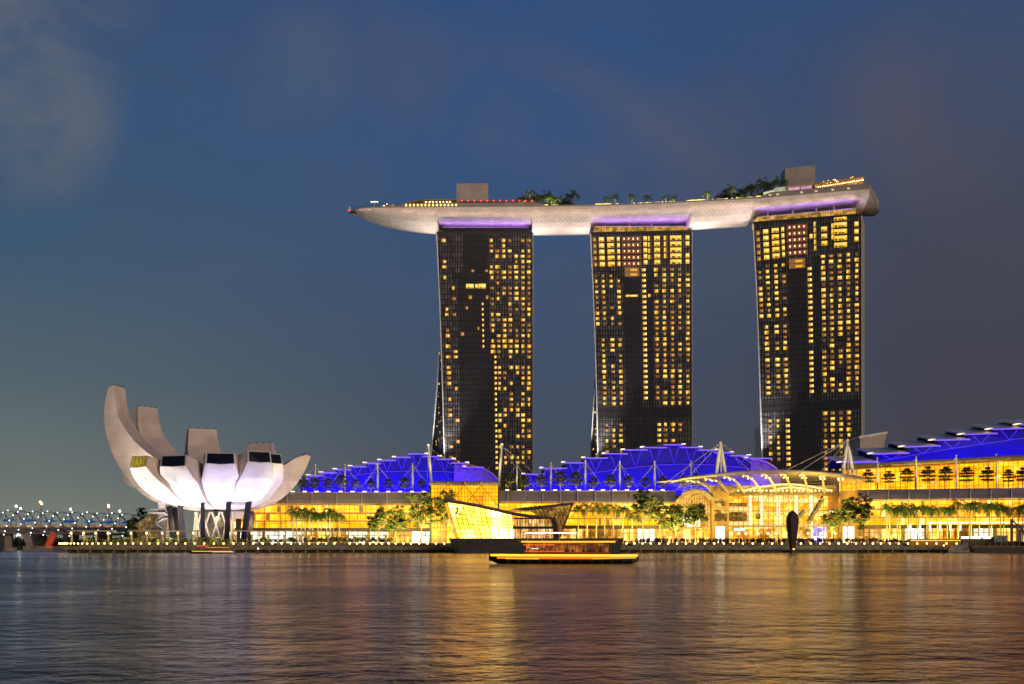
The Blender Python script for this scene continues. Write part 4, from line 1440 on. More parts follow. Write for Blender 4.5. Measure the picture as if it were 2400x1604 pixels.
def lit_storey():
    """upper lit gallery over the far wing, with its brass soffit tube"""
    w = WING_R
    st = [1972 + (2440 - 1972) * k / 12 for k in range(13)]
    Yu = lambda px: interp([(1960, 524), (2440, 494)], px)
    zt = lambda px: interp([(1985, 33.2), (2400, 35.3), (2440, 35.5)], px)
    V = lambda px, dy, z: Vector((X_(px, Yu(px) + dy), Yu(px) + dy, z))
    MB().loft([[V(px, 0, 23.4) for px in st], [V(px, 0, zt(px)) for px in st]], 0, False, False).build('upper_glass_wall', G_upper, w)
    m = MB()
    px = 1972.0
    k = 0
    while px < 2440:
        m.bar(V(px, -.12, 23.6), V(px, -.12, zt(px)), .14 if k % 3 else .24)
        px += 11.5
        k += 1
    for t in (.22, .42, .62, .82):
        for a, b in zip(st, st[1:]):
            m.bar(V(a, -.12, lerp(23.6, zt(a), t)), V(b, -.12, lerp(23.6, zt(b), t)), .12)
    m.build('mullion', M_mull, w)
    MB().tube([V(px, -1.2, zt(px) + 1.0) for px in st], 1.25, 10).build('soffit_tube', M_goldtube, w)
    MB().loft([[V(px, .4, zt(px) + .2) for px in st], [V(px, 30, zt(px) + .2) for px in st]], 0, False, False).build('upper_roof', M_conc, w)


lit_storey()


def glass_cube():
    """square glass gatehouse between two wings"""
    Y = 494
    g = thing('glass_gatehouse', 'boxy golden glass gatehouse between two mall wings, above the dark boutique', 'glass building', P(1089, 1276, Y))
    x0, x1 = X_(1011, Y), X_(1167, Y)
    zt, zb = Z_(1138, Y), 3.3
    MB().quad((x0, Y, zb), (x1, Y, zb), (x1, Y, zt), (x0, Y, zt)).build('glass_wall', G_left, g)
    MB().box(x0, x1, Y + .5, Y + 40, zb, zt - .3).build('body', M_conc, g)
    m = MB()
    n = 22
    for k in range(n + 1):
        x = lerp(x0, x1, k / n)
        m.box(x - .07, x + .07, Y - .2, Y - .02, zb, zt)
    k = zb
    while k < zt:
        m.box(x0, x1, Y - .22, Y - .03, k - .06, k + .06)
        k += 1.5
    m.build('mullion', M_mull, g)
    r_ = MB()
    rings = [[Vector((x, Y + y, zt + z)) for y, z in ((-2.6, .1), (-2.3, .9), (-1.0, 1.5), (6, 2.0), (40, 1.6), (40, .0), (-2.4, -.1))] for x in (x0 - .6, x1 + .6)]
    r_.loft(rings)
    r_.build('roof', M_roofgrey, g)
    for t in (.25, .5, .75):
        x = lerp(x0, x1, t)
        MB().ball((x, Y - 2.8, zt + .7), .6, 0, 8, 5, 1.6).build('roof_bracket', M_goldtube, g)
        for d in (-1, 1):
            MB().tube([(x, Y - 2.2, zt), (x + d * 6.5, Y - .4, zt - 8)], .12, 5).build('brace', M_mull, g)
    MB().box(x0 - .7, x0 - .02, Y - .6, Y + 3, zb, zt).build('corner_post', M_dark, g)
    MB().box(x1 + .02, x1 + .6, Y - .6, Y + 3, zb, zt).build('corner_post', M_dark, g)
    for k in range(4):
        a = lerp(x0, x1, k / 4) + .6
        MB().quad((a, Y - .3, 3.35), (a + 5.2, Y - .3, 3.35), (a + 5.2, Y - .3, 8.4), (a, Y - .3, 8.4)).build('shop_window', G_shop, g)


glass_cube()

# ------------------------------------------------------------ blue-lit sawtooth roofs
M_bluewall = panelled('grey ribbed wall', (.035, .033, .045), (.025, .024, .034), .9, 60, .08, .8, .0, 'xz', .03, 0, .08)
M_plate = panelled('roof plate', (.72, .64, .58), (.58, .52, .47), 2.0, 60, .05, .5, 0, 'xy', .05)
L_vio = emis('violet edge light', (.20, .085, 1.0), 1.15)
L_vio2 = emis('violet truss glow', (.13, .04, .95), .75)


def blue_hall(label, Yf, base, steps, arc, endcap, tilt=2.0, depth=34, lamps=6, power=4200, dirn=1):
    """steps: (px0, px1, py) front edges; arc: (px, py) lower chord; Yf(px) depth of the front wall; base(px) foot height"""
    pc = (steps[0][0] + steps[-1][1]) / 2
    h = thing('blue_hall', label, 'hall', Vector((X_(pc, Yf(pc)), Yf(pc), 3.3)))
    V = lambda px, py, dy=0.0: Vector((X_(px, Yf(px) + dy), Yf(px) + dy, Z_(py, Yf(px))))
    wall = MB()
    cuts = [steps[0][0]] + [(p[1] + q[0]) / 2 for p, q in zip(steps, steps[1:])] + [steps[-1][1]]
    bays = [(a, b, s_[2]) for a, b, s_ in zip(cuts, cuts[1:], steps)]
    for a, b, py in bays:
        z0, z1 = base(a), base(b)
        A, B = V(a, py), V(b, py)
        C, D = Vector((B.x, B.y, z1)), Vector((A.x, A.y, z0))
        wall.quad(D, C, B - Vector((0, 0, .1)), A - Vector((0, 0, .1)))
    wall.build('front_wall', M_bluewall, h)
    for i, (a, b, py) in enumerate(steps):
        ov = (b - a) * .07
        A, B = V(a - ov, py, -2.6), V(b + ov, py, -2.6)
        z = V((a + b) / 2, py).z
        A.z = B.z = z
        dz = Vector((0, 0, .55))
        bk = Vector((0, depth, tilt))
        pl = MB().hexa([A, B, B + bk, A + bk, A + dz, B + dz, B + bk + dz, A + bk + dz])
        p = pl.build('roof_step', M_plate, h)
        e = MB().hexa([A + Vector((0, -.25, .02)), B + Vector((0, -.25, .02)), B + Vector((0, -.02, .02)), A + Vector((0, -.02, .02)), A + Vector((0, -.25, .5)), B + Vector((0, -.25, .5)), B + Vector((0, -.02, .5)), A + Vector((0, -.02, .5))])
        e.build('edge_light', L_vio, p)
        # little white light at the riser
        q = B if (i + 1 < len(steps) and steps[i + 1][2] > py) else A
        MB().box(q.x - .8, q.x + .8, q.y + 1.5, q.y + 6.5, z + .7, z + 1.0).build('riser_light', emis('riser lamp', (1, .78, .62), 1.6), p)
        # V-shaped truss strut under each step
        m = (a + b) / 2
        low = V(m, interp(arc, m), -.7)
        if interp(arc, m) - py > 5:
            w = (b - a) * .27
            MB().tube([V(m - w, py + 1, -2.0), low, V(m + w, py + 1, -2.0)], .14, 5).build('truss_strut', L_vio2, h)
    pts = [V(px, py, -.22) for px, py in arc]
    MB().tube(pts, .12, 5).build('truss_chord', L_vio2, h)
    # body and side
    bd = MB()
    for a, b, py in bays:
        A, B = V(a, py, .6), V(b, py, .6)
        z = V((a + b) / 2, py).z - .3
        bd.hexa([(A.x, A.y, base(a)), (B.x, B.y, base(b)), (B.x, B.y + depth, base(b)), (A.x, A.y + depth, base(a)), (A.x, A.y, z), (B.x, B.y, z), (B.x, B.y + depth, z + tilt), (A.x, A.y + depth, z + tilt)])
    bd.build('body', M_bluewall, h)
    if endcap:
        # arched end gable curving down to the terrace
        q = [V(*p, -1.2) for p in endcap]
        MB().tube(q, .45, 6).build('gable_arch', M_goldtube, h)
        foot = [Vector((p.x, p.y + .4, base(steps[-1][1]))) for p in q]
        MB().loft([foot, [p + Vector((0, .4, 0)) for p in q]], 0, False, False).build('gable_wall', mat('brown louvre', (.22, .13, .06), .7), h)
    # violet-blue floodlight battens standing on the terrace in front of the wall
    for k in range(lamps):
        px = lerp(steps[0][0], steps[-1][1], (k + .5) / lamps)
        py = [s for s in steps if s[0] <= px <= s[1]] or [steps[0]]
        zt = V(px, py[0][2]).z
        zb = base(px)
        w = (X_(steps[-1][1], Yf(px)) - X_(steps[0][0], Yf(px))) / lamps
        hh = max(zt - zb, 3)
        area('blue_flood', (X_(px, Yf(px) - 4.5), Yf(px) - 4.5 - hh * .12, zb + .4), (X_(px, Yf(px)), Yf(px), zb + hh * .62), power * 3.2 * (.35 + hh / 16), (.012, .0, 1.0), w * .96, .6)
    return h


def blue_halls():
    k = .2558
    st = [(95, 165, 488), (165, 285, 460), (280, 415, 434), (410, 552, 404), (550, 688, 376), (685, 822, 347), (820, 957, 320), (955, 1092, 293), (1090, 1232, 263),
          (1225, 1358, 285), (1355, 1485, 310), (1480, 1610, 345), (1605, 1752, 383)]
    steps = [(680 + a * k, 680 + b * k, 1000 + c * k) for a, b, c in st]
    arc = [(680 + u * k, 1000 + v * k) for u, v in ((165, 500), (300, 485), (500, 458), (700, 432), (900, 413), (1100, 407), (1400, 412), (1600, 428), (1752, 443))]
    end = [(680 + u * k, 1000 + v * k) for u, v in ((1500, 330), (1600, 345), (1690, 365), (1780, 390), (1850, 432), (1905, 492))]
    blue_hall('stepped blue-lit hall behind the terrace closest to the white lotus museum', lambda p: 548, lambda p: 23.0, steps, arc, end, lamps=8)
    st = [(115, 290, 447), (285, 490, 393), (485, 675, 342), (670, 865, 298), (860, 1048, 260), (1035, 1230, 225), (1215, 1408, 203), (1400, 1568, 178), (1555, 1725, 202),
          (1712, 1870, 227), (1865, 2015, 250), (2010, 2170, 278), (2165, 2368, 302)]
    steps = [(1200 + a * k, 1200 + b * k, 1000 + c * k) for a, b, c in st]
    arc = [(1200 + u * k, 1000 + v * k) for u, v in ((115, 540), (400, 490), (700, 432), (950, 395), (1150, 372), (1350, 353), (1550, 345), (1750, 349), (1950, 360), (2150, 380), (2368, 412))]
    end = [(1760, 1078), (1780, 1079), (1800, 1085), (1818, 1097), (1830, 1112)]
    blue_hall('tallest stepped blue-lit hall in the middle, below the middle tower', lambda p: 552, lambda p: 23.4, steps, arc, end, lamps=9)
    st = [(700, 985, 495), (985, 1275, 415), (1272, 1560, 350), (1550, 1830, 290), (1818, 2085, 237), (2075, 2345, 190), (2335, 2560, 148)]
    steps = [(1800 + a * k, 960 + b_, 0) for a, b_, c in []] or [(1800 + a * k, 1800 + b * k, 960 + c * k) for a, b, c in st]
    arc = [(1800 + u * k, 960 + v * k) for u, v in ((1000, 480), (1300, 425), (1600, 372), (1900, 325), (2200, 282), (2500, 240))]
    Yf = lambda p: interp([(1960, 530), (2460, 500)], p)
    blue_hall('stepped blue-lit hall with grey roof plates over the gold upper gallery', Yf, lambda p: interp([(1985, 35.2), (2400, 37.2), (2460, 37.4)], p), steps, arc, None, tilt=4.0, depth=26, lamps=5, power=3600)


blue_halls()


def event_hall():
    """the bright entrance hall with its ribbed canopy"""
    k, oy, ox = .2131, 1080, 1560
    U = lambda u, v, Y: P(ox + u * k, oy + v * k, Y)
    Y = 497
    h = thing('event_hall', 'bright entrance hall with a sweeping ribbed canopy above the plaza crowd', 'hall', P(1830, 1276, Y))
    x = lambda u: X_(ox + u * k, Y)
    z = lambda v: Z_(oy + v * k, Y)
    # interior: back wall, floors, ceiling, side walls
    G_back = lit_glass('hall interior', [(0, (.7, .22, .004)), (.25, (1.4, .46, .006)), (.45, (2.0, .70, .02)), (.7, (3.2, 1.45, .2)), (1, (4.4, 2.6, .9))], .85, 4.5, 3.8, .35, seed=41)
    MB().quad((x(690), Y + 16, 3.4), (x(1900), Y + 16, 3.4), (x(1900), Y + 16, z(360)), (x(690), Y + 16, z(360))).build('back_wall', G_back, h)
    cream = mat('cream interior', (.72, .55, .30), .7)
    for v, d in ((362, 16), (533, 9), (690, 9)):
        MB().box(x(690), x(1900), Y + (16 - d) if v > 400 else Y + .3, Y + 16.2, z(v) - .5, z(v)).build('floor_slab', cream, h)
    for v0, v1, u0, u1 in ((505, 545, 700, 950), (672, 712, 700, 960), (560, 575, 1000, 1900), (700, 716, 960, 1900)):
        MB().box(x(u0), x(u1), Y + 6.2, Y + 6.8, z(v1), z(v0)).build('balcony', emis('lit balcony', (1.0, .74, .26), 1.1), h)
    for u in (955, 1090, 1270, 1470, 1640):
        MB().tube([(x(u), Y + 5, 3.4), (x(u), Y + 5, z(380))], .7, 8).build('glow_column', emis('bright column', (1.0, .85, .5), 1.3), h)
    # dim shop bays at the second floor and the ceiling grid
    for u0, u1, v0, v1 in ((705, 930, 560, 665), (1030, 1090, 560, 640), (705, 930, 460, 500)):
        MB().box(x(u0), x(u1), Y + 6.9, Y + 7.3, z(v1), z(v0)).build('dark_bay', lit_glass('dim bay', [(0, (.03, .015, .004)), (.45, (.14, .07, .012)), (.7, (.6, .36, .06)), (1, (1.1, .8, .25))], .9, 2.2, 1.2, 0, seed=44), h)
    cg = MB()
    for j in range(26):
        u = 990 + j * 30
        cg.bar((x(u), Y + 1.5, z(395 + j * .9)), (x(u) + 2, Y + 15, z(430 + j * .9)), .35)
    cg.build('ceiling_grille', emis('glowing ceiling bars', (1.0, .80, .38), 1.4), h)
    for u0, v0, u1, v1 in ((1600, 690, 1765, 410), (1480, 640, 1560, 560)):
        MB().bar((x(u0), Y + 4, z(v0)), (x(u1), Y + 4, z(v1)), 2.2, 1.0).build('escalator', mat('escalator side', (.40, .28, .16), .5), h)
        MB().bar((x(u0) - .6, Y + 3.4, z(v0) + .9), (x(u1) - .6, Y + 3.4, z(v1) + .9), .5, .8).build('escalator_rail', M_dark, h)
    # front glass grid
    m = MB()
    for j in range(23):
        u = lerp(690, 1900, j / 22)
        m.box(x(u) - .09, x(u) + .09, Y - .1, Y + .1, 3.4, z(362))
    for v in (415, 465, 515, 565, 615, 665, 715):
        m.box(x(690), x(1900), Y - .12, Y + .08, z(v) - .07, z(v) + .07)
    m.build('mullion', mat('brass mullion', (.30, .18, .04), .5), h)
    # shopfronts on the ground
    for j, (u0, u1, g_) in enumerate(((700, 950, 0), (985, 1260, 1), (1290, 1440, 0), (1470, 1600, 1), (1620, 1770, 2), (1790, 1890, 0))):
        MB().quad((x(u0), Y + .5, 3.4), (x(u1), Y + .5, 3.4), (x(u1), Y + .5, z(730)), (x(u0), Y + .5, z(730))).build('shop_window', [G_shop, lit_glass('amber shop', SHOP, .5, 2.2, 3, .3, seed=52), lit_glass('violet shop', [(0, (.25, .12, .9)), (.4, (.4, .3, 1.2)), (.6, (2.2, 2, 2.2)), (1, (3, 2.6, 2))], .9, 1.6, 1.6, 0, seed=53)][g_], h)
    MB().box(x(700), x(1900), Y - .4, Y + .9, z(728), z(714)).build('shop_lintel', M_tan, h)
    for u in (720, 800, 880, 1010, 1120, 1215, 1330, 1420, 1560, 1700, 1860):
        MB().ball((x(u), Y - .9, z(800)), .5, 0, 8, 5).build('globe_lamp', emis('globe lamp', (1, .72, .32), 3.5), h)
    # piers with shop bays
    for u0, u1, bays in ((505, 690, ((425, 505), (545, 670))), (1900, 2110, ((480, 670),))):
        MB().box(x(u0), x(u1), Y - 1.6, Y + 18, 3.3, z(345 if u0 < 1000 else 335)).build('pier', M_tan, h)
        for v0, v1 in bays:
            a, b = (u0 + 22, u1 - 22) if u0 < 1000 else (u0 + 40, u1 - 15)
            MB().quad((x(a), Y - 1.66, z(v1)), (x(b), Y - 1.66, z(v1)), (x(b), Y - 1.66, z(v0)), (x(a), Y - 1.66, z(v0))).build('bay_window', lit_glass('pier bay', [(0, (.04, .02, .004)), (.4, (.25, .12, .015)), (.6, (.9, .55, .08)), (1, (1.6, 1.2, .5))], .9, 2.6, 2.4, .2, seed=47 + v0), h)
        a, b = (u0 + 40, u1 - 50)
        MB().quad((x(a), Y - 1.68, 3.4), (x(b), Y - 1.68, 3.4), (x(b), Y - 1.68, z(725)), (x(a), Y - 1.68, z(725))).build('doorway', emis('bright doorway', (1, .86, .55), 3.0), h)
    # barrel vault beside the pier
    arch = [(110, 460), (160, 395), (220, 350), (290, 330), (350, 330), (420, 352), (470, 385), (500, 425)]
    ap = [Vector((x(u), Y - 2.5, z(v))) for u, v in arch]
    MB().tube(ap, .7, 8).build('vault_arch', mat('vault cream', (.75, .58, .28), .5), h)
    MB().loft([[p + Vector((0, .5, 0)) for p in ap], [p + Vector((0, 20, 0)) for p in ap]], 0, False, False, True).build('vault_roof', M_roofgrey, h)
    a2 = [(u, v) for u, v in ((230, 500), (262, 430), (310, 385), (360, 372), (430, 372), (495, 430))]
    MB().tube([Vector((x(u), Y - .5, z(v))) for u, v in a2], .5, 8).build('vault_arch', mat('vault cream', (.75, .58, .28), .5), h)
    fan = [Vector((p.x, Y + 1.5, p.z)) for p in ap]
    base_ = [Vector((p.x, Y + 1.5, 3.4)) for p in ap]
    MB().loft([base_, fan], 0, False, False).build('vault_glass', G_pale, h)
    m = MB()
    for j in range(14):
        u = lerp(118, 495, j / 13)
        m.bar((x(u), Y + 1.3, 9.5), (x(u), Y + 1.3, z(interp(arch, u)) - .3), .14)
    for v in (420, 480, 540, 600, 660, 715):
        m.bar((x(125 if v > 440 else 190), Y + 1.3, z(v)), (x(495), Y + 1.3, z(v)), .12)
    m.build('vault_mullion', M_mull, h)
    for u0, u1 in ((185, 300), (310, 375)):
        MB().quad((x(u0), Y - .6, z(725)), (x(u1), Y - .6, z(725)), (x(u1), Y - .6, z(625)), (x(u0), Y - .6, z(625))).build('lightbox', emis('white lightbox', (1, .88, .62), 2.4), h)
    for u0, u1 in ((195, 280), (320, 400), (420, 480)):
        MB().quad((x(u0), Y - .6, 3.4), (x(u1), Y - .6, 3.4), (x(u1), Y - .6, z(745)), (x(u0), Y - .6, z(745))).build('shop_window', G_shop, h)
    # canopy: beam over the glass, ribs springing out and up, louvres, outer shell
    bm = MB().box(x(500), x(1935), Y - 1.4, Y + 1, z(372), z(352))
    bm.build('canopy_beam', mat('bronze beam', (.30, .19, .07), .5), h)
    top = [(70, 243), (210, 205), (420, 182), (640, 158), (850, 140), (1050, 130), (1280, 124), (1490, 128), (1710, 143), (1930, 166), (2060, 182), (2170, 200)]
    Yt = 468.0
    Tp = lambda u: U(u, interp(top, u), Yt)

    def rib(uf, ut):
        A = Vector((x(uf), Y - 1.5, z(350)))
        B = Tp(ut) + Vector((0, 0, -.4))
        out = []
        for j in range(9):
            t = j / 8
            p = A.lerp(B, t)
            p.z += 2.0 * math.sin(math.pi * t) * (1 - .35 * t)
            out.append(p)
        return out
    R_ = [(505, 225), (683, 430), (855, 640), (1040, 850), (1210, 1060), (1380, 1275), (1555, 1490), (1735, 1710), (1912, 1920)]
    M_rib = mat('canopy rib cream', (.80, .66, .36), .45)
    ribs = [rib(a, b) for a, b in R_]
    for q in ribs:
        MB().tube(q, [.5 - .02 * j for j in range(9)], 8).build('canopy_rib', M_rib, h)
        for j in (5, 7):
            for d in (-.8, .8):
                MB().ball((q[j].x + d, q[j].y - .5, q[j].z - .45), .3, 0, 6, 4).build('rib_lamp', emis('rib lamp', (1, .72, .32), 3.5), h)
    ext = [[p + Vector((-11, 0, -1.1)) for p in ribs[0]]] + ribs + [[p + Vector((9.5, 0, -1.0)) for p in ribs[-1]]]
    lo = MB()
    for A, B in zip(ext, ext[1:]):
        for j in range(1, 17):
            t = j / 16 * 8
            i = min(int(t), 7)
            a, b = A[i].lerp(A[i + 1], t - i), B[i].lerp(B[i + 1], t - i)
            lo.bar(a + Vector((0, .5, .35)), b + Vector((0, .5, .35)), .5, .10)
    lo.build('canopy_louver', mat('louvre cream', (.62, .48, .26), .5), h)
    sh = MB()
    rows = []
    for j in range(20):
        u = lerp(66, 2172, j / 19)
        p = Tp(u)
        rows.append([p, p + Vector((0, .4, .9)), p + Vector((0, 8.5, 1.25 if j not in (0, 19) else .9)), p + Vector((0, 8.5, .9)), p + Vector((0, 3.2, .0))])
    sh.loft(rows, 0, True, True, True)
    sh.build('canopy_shell', mat('canopy shell grey', (.48, .40, .30), .5), h)
    for a, b in ((520, 470), (690, 640)):
        MB().tube([(x(a), Y + 6, z(345)), (x(b) - 1.5, Y + 3, z(200))], .45, 6).build('canopy_strut', M_rib, h)
    # glowing lamps along the beam and arched lights above
    for j in range(24):
        u = lerp(790, 1810, j / 23)
        MB().ball((x(u), Y - 1.9, z(332)), .42, 0, 8, 4, .7).build('beam_lamp', emis('beam lamp', (1, .70, .28), 3.5), h)
    for (u0, u1, vt, vb) in ((880, 1830, 258, 325), (1170, 1640, 290, 335)):
        pts = [Vector((x(lerp(u0, u1, t)), Y + 3, z(vb - (vb - vt) * math.sin(math.pi * t)))) for t in (j / 12 for j in range(13))]
        MB().tube(pts, .36, 6).build('arch_light', L_cove, h)
    bk = MB().box(x(510), x(1935), Y + 8, Y + 9, z(350), z(262))
    bk.build('clerestory', lit_glass('clerestory glow', [(0, (.10, .04, .005)), (.4, (.4, .2, .02)), (.7, (.95, .55, .08)), (1, (1.4, 1, .4))], .9, 5, 2, .3, seed=61), h)
    # warm floods up into the canopy
    for u in (600, 850, 1100, 1350, 1600, 1850):
        spot('canopy_flood', (x(u), Y - 3, z(365)), (x(u) - 1, Y - 16, z(190)), 26000, (1, .56, .08), 140, .9, .5)
    area('plaza_glow', (x(1300), Y - .5, z(430)), (x(1300), Y - 30, 3), 2200, (1, .52, .08), 60, 2.0)
    # signs
    for txt, u, v, sz, Yo in (('GUCCI', 752, 772, 1.6, .3), ('CHANEL', 1788, 580, 1.7, -1.9)):
        sign(txt, (x(u), Y + Yo - .35, z(v)), sz * .62, h)


def sign(txt, loc, size, parent, name='shop_sign', m=None, font_scale=1.0):
    cu = bpy.data.curves.new('lettering', 'FONT')
    cu.body, cu.size, cu.extrude, cu.offset = txt, size * 1.35, .06, .02
    t = bpy.data.objects.new('lettering', cu)
    COL.objects.link(t)
    dg = bpy.context.evaluated_depsgraph_get()
    me = bpy.data.meshes.new_from_object(t.evaluated_get(dg))
    bpy.data.objects.remove(t)
    me.materials.clear()
    me.materials.append(m or emis('sign white light', (1, .95, .85), 4))
    o = bpy.data.objects.new(name, me)
    COL.objects.link(o)
    o.parent = parent
    o.location = Vector(loc) - ORG[parent.name]
    o.rotation_euler = (R(90), 0, 0)
    return o


event_hall()


def boutique():
    """dark wedge-roofed glass boutique on its own island in the water"""
    k = .2558
    U = lambda u, v, Y: P(680 + u * k, 1000 + v * k, Y)
    Y = 421
    b = thing('boutique_pavilion', 'glass boutique pavilion with dark wedge roofs standing on a dark island base', 'boutique', (X_(1200, Y), Y + 6, 0))
    zt = Z_(1262, Y)
    hull = [P(1064, 1262, Y), P(1462, 1262, Y), P(1450, 1297, Y), P(1078, 1297, Y)]
    hull[2].z = hull[3].z = -.4
    h = MB()
    h.prism(hull, (0, 16, 0))
    h.build('island_base', panelled('dark basalt', (.055, .045, .035), (.03, .025, .02), 3, 1.2, .04, .6, .5, 'xz', .2), b)
    MB().prism([P(1062, 1262, Y + .1), P(1078, 1297, Y - .1), P(1068, 1297, Y + 4), P(1052, 1262, Y + 6)], (0, 8, 0)).build('base_end', mat('base stone', (.30, .25, .16), .7), b)
    # first volume: leaning bright glass
    ra = [(1045, 1173), (1080, 1178), (1120, 1185), (1160, 1194), (1200, 1203.5), (1240, 1209.5), (1300, 1214)]
    fr = [P(px, py + 4, Y + 1) for px, py in ra]
    ft = [P(lerp(1075, 1204, t), 1262, Y + 1.5) for t in (0, .25, .5, .75, 1)]
    tp = [fr[0] + Vector((.6, .5, -.2)), fr[1], fr[2], fr[3], fr[4]]
    G_hot = lit_glass('boutique bright glass', [(0, (1.5, .58, .02)), (.25, (2.0, .85, .06)), (.42, (2.8, 1.5, .26)), (.65, (3.8, 2.4, .7)), (1, (5.0, 3.6, 1.6))], 1.7, 12, 9, 0, seed=71)
    g = MB().loft([ft, tp], 0, False, False)
    g.build('glass_front', G_hot, b)
    sd = MB().loft([[ft[0], tp[0]], [ft[0] + Vector((-1.5, 9, .0)), tp[0] + Vector((-1.5, 9, 0))]], 0, False, False)
    sd.build('glass_side', lit_glass('boutique side glass', GOLD, .7, 1.6, 1.6, 0, seed=72), b)
    m = MB()
    for j in range(13):
        t = j / 12
        a = P(lerp(1075, 1204, t), 1262, Y + 1.3)
        c = P(lerp(1046, 1200, t), interp(ra, lerp(1046, 1200, t)) + 4, Y + .8)
        m.bar(a, c, .22 if j % 2 else .16)
    for j in range(1, 7):
        t = j / 7
        m.bar(ft[0].lerp(tp[0], t) + Vector((0, -.22, 0)), ft[-1].lerp(tp[-1], t) + Vector((0, -.22, 0)), .15)
    m.build('mullion', M_mull, b)
    M_fritt = panelled('boutique roof glass', (.10, .075, .055), (.05, .035, .025), 1.6, 60, .1, .35, 0, 'xz', .3)
    ro = MB()
    ro.loft([[P(px, py, Y - .8), P(px, py + 4.5, Y - .8), P(px, py + 4.5, Y + 12), P(px, py - 3.5, Y + 12)] for px, py in ra])
    ro.build('roof', M_fritt, b)
    # second volume: two floors behind louvres
    x0, x1 = X_(1205, Y + 1), X_(1297, Y + 1)
    G_in = lit_glass('boutique shop floor', [(0, (.12, .05, .01)), (.35, (.6, .28, .05)), (.55, (1.1, .62, .16)), (.8, (1.8, 1.3, .6)), (1, (2.6, 2.2, 1.4))], .95, 1.1, 5, 0, seed=73)
    MB().quad((x0, Y + 3, Z_(1262, Y)), (x1, Y + 3, Z_(1262, Y)), (x1, Y + 3, Z_(1212, Y)), (x0, Y + 3, Z_(1212, Y))).build('shop_glass', G_in, b)
    for p0, p1 in ((1234, 1240), (1214, 1217)):
        MB().box(x0, x1, Y + .4, Y + 3.2, Z_(p1, Y), Z_(p0, Y)).build('floor_band', M_dark, b)
    m = MB()
    for j in range(15):
        t = j / 14
        m.bar((lerp(x0, x1, t) + .4, Y + 1.2, Z_(1262, Y)), (lerp(x0, x1, t), Y + 1.0, Z_(1212, Y)), .18)
    m.build('fin_slat', M_dark, b)
    MB().prism([P(1292, 1213, Y + .2), P(1302, 1214, Y + .2), P(1312, 1262, Y + .2), P(1298, 1262, Y + .2)], (0, 8, 0)).build('end_wall', mat('end wall basalt', (.03, .025, .02), .6), b)
    # rising back wedge with triangulated steel
    wr = MB()
    wr.prism([P(1196, 1193, Y + 8), P(1345, 1177.5, Y + 8), P(1341, 1183, Y + 8), P(1240, 1197, Y + 8)], (0, 9, 0))
    wr.build('wedge_roof', M_fritt, b)
    gp = [P(1240, 1197, Y + 8.5), P(1340, 1183, Y + 8.5), P(1312, 1258, Y + 8.5), P(1296, 1258, Y + 8.5), P(1255, 1205, Y + 8.5)]
    MB().prism(gp, (0, 6, 0)).build('wedge_glass', lit_glass('wedge gold glass', [(0, (.10, .04, .006)), (.4, (.35, .16, .02)), (.7, (.75, .4, .05)), (1, (1.2, .8, .2))], .8, 2, 2, .1, seed=74), b)
    m = MB()
    L = lambda px, py: P(px, py, Y + 8.2)
    rows = [(1184, 1242, 1340), (1194, 1248, 1335), (1208, 1268, 1330), (1222, 1282, 1325), (1240, 1294, 1319), (1258, 1298, 1312)]
    for (p0, a0, b0), (p1, a1, b1) in zip(rows, rows[1:]):
        n = max(2, int((b0 - a0) / 10))
        for j in range(n):
            q0, q1 = lerp(a0, b0, j / n), lerp(a0, b0, (j + 1) / n)
            qm = lerp(a1, b1, (j + .5) / n)
            m.bar(L(q0, p0), L(qm, p1), .18)
            m.bar(L(qm, p1), L(q1, p0), .18)
        m.bar(L(a1, p1), L(b1, p1), .18)
    m.bar(L(1343, 1180), L(1312, 1260), .5)
    m.build('steel_lattice', mat('bronze lattice', (.07, .045, .02), .5), b)
    # monogram on the glass
    mono = MB()
    q = lambda u, v: U(u, v, Y - .15)
    for a, c, w in (((1520, 745), (1556, 805), .55), ((1556, 805), (1592, 745), .22), ((1535, 745), (1524, 798), .5), ((1516, 800), (1562, 812), .3), ((1562, 812), (1588, 796), .2), ((1510, 744), (1546, 744), .2), ((1576, 744), (1602, 744), .2)):
        mono.bar(q(*a), q(*c), w, .2)
    mono.build('monogram_logo', M_dark, b)
    spot('boutique_flood', (X_(1120, Y), Y - 3, zt + .3), (X_(1130, Y), Y + 2, zt + 8), 500, (1, .75, .35), 100, .8, .3)


boutique()


def theatre_block():
    Y = 620
    t = thing('louvred_block', 'pale louvred slanting rooftop block beside the foot of the tallest tower', 'building', P(2045, 1150, Y))
    q = [P(2016, 1066, Y), P(2070, 1058, Y), P(2079, 1012, Y), P(2016, 1024, Y)]
    MB().prism(q, (0, 30, 0)).build('wall', panelled('theatre louvre', (.52, .44, .34), (.34, .28, .22), 60, 1.2, .12, .6, 0, 'xz', .05), t)
    MB().prism([P(2014, 1028, Y - .4), P(2080, 1017, Y - .4), P(2081, 1011.5, Y - .4), P(2014, 1022, Y - .4)], (0, 31, 0)).build('roof_edge', M_white, t)
    lo = [P(2016, 1066, Y), P(2070, 1058, Y)]
    MB().hexa([(lo[0].x, Y + 1, 3.3), (lo[1].x, Y + 1, 3.3), (lo[1].x, Y + 29, 3.3), (lo[0].x, Y + 29, 3.3), (lo[0].x, Y + 1, lo[0].z), (lo[1].x, Y + 1, lo[1].z), (lo[1].x, Y + 29, lo[1].z), (lo[0].x, Y + 29, lo[0].z)]).build('base', M_conc, t)


theatre_block()
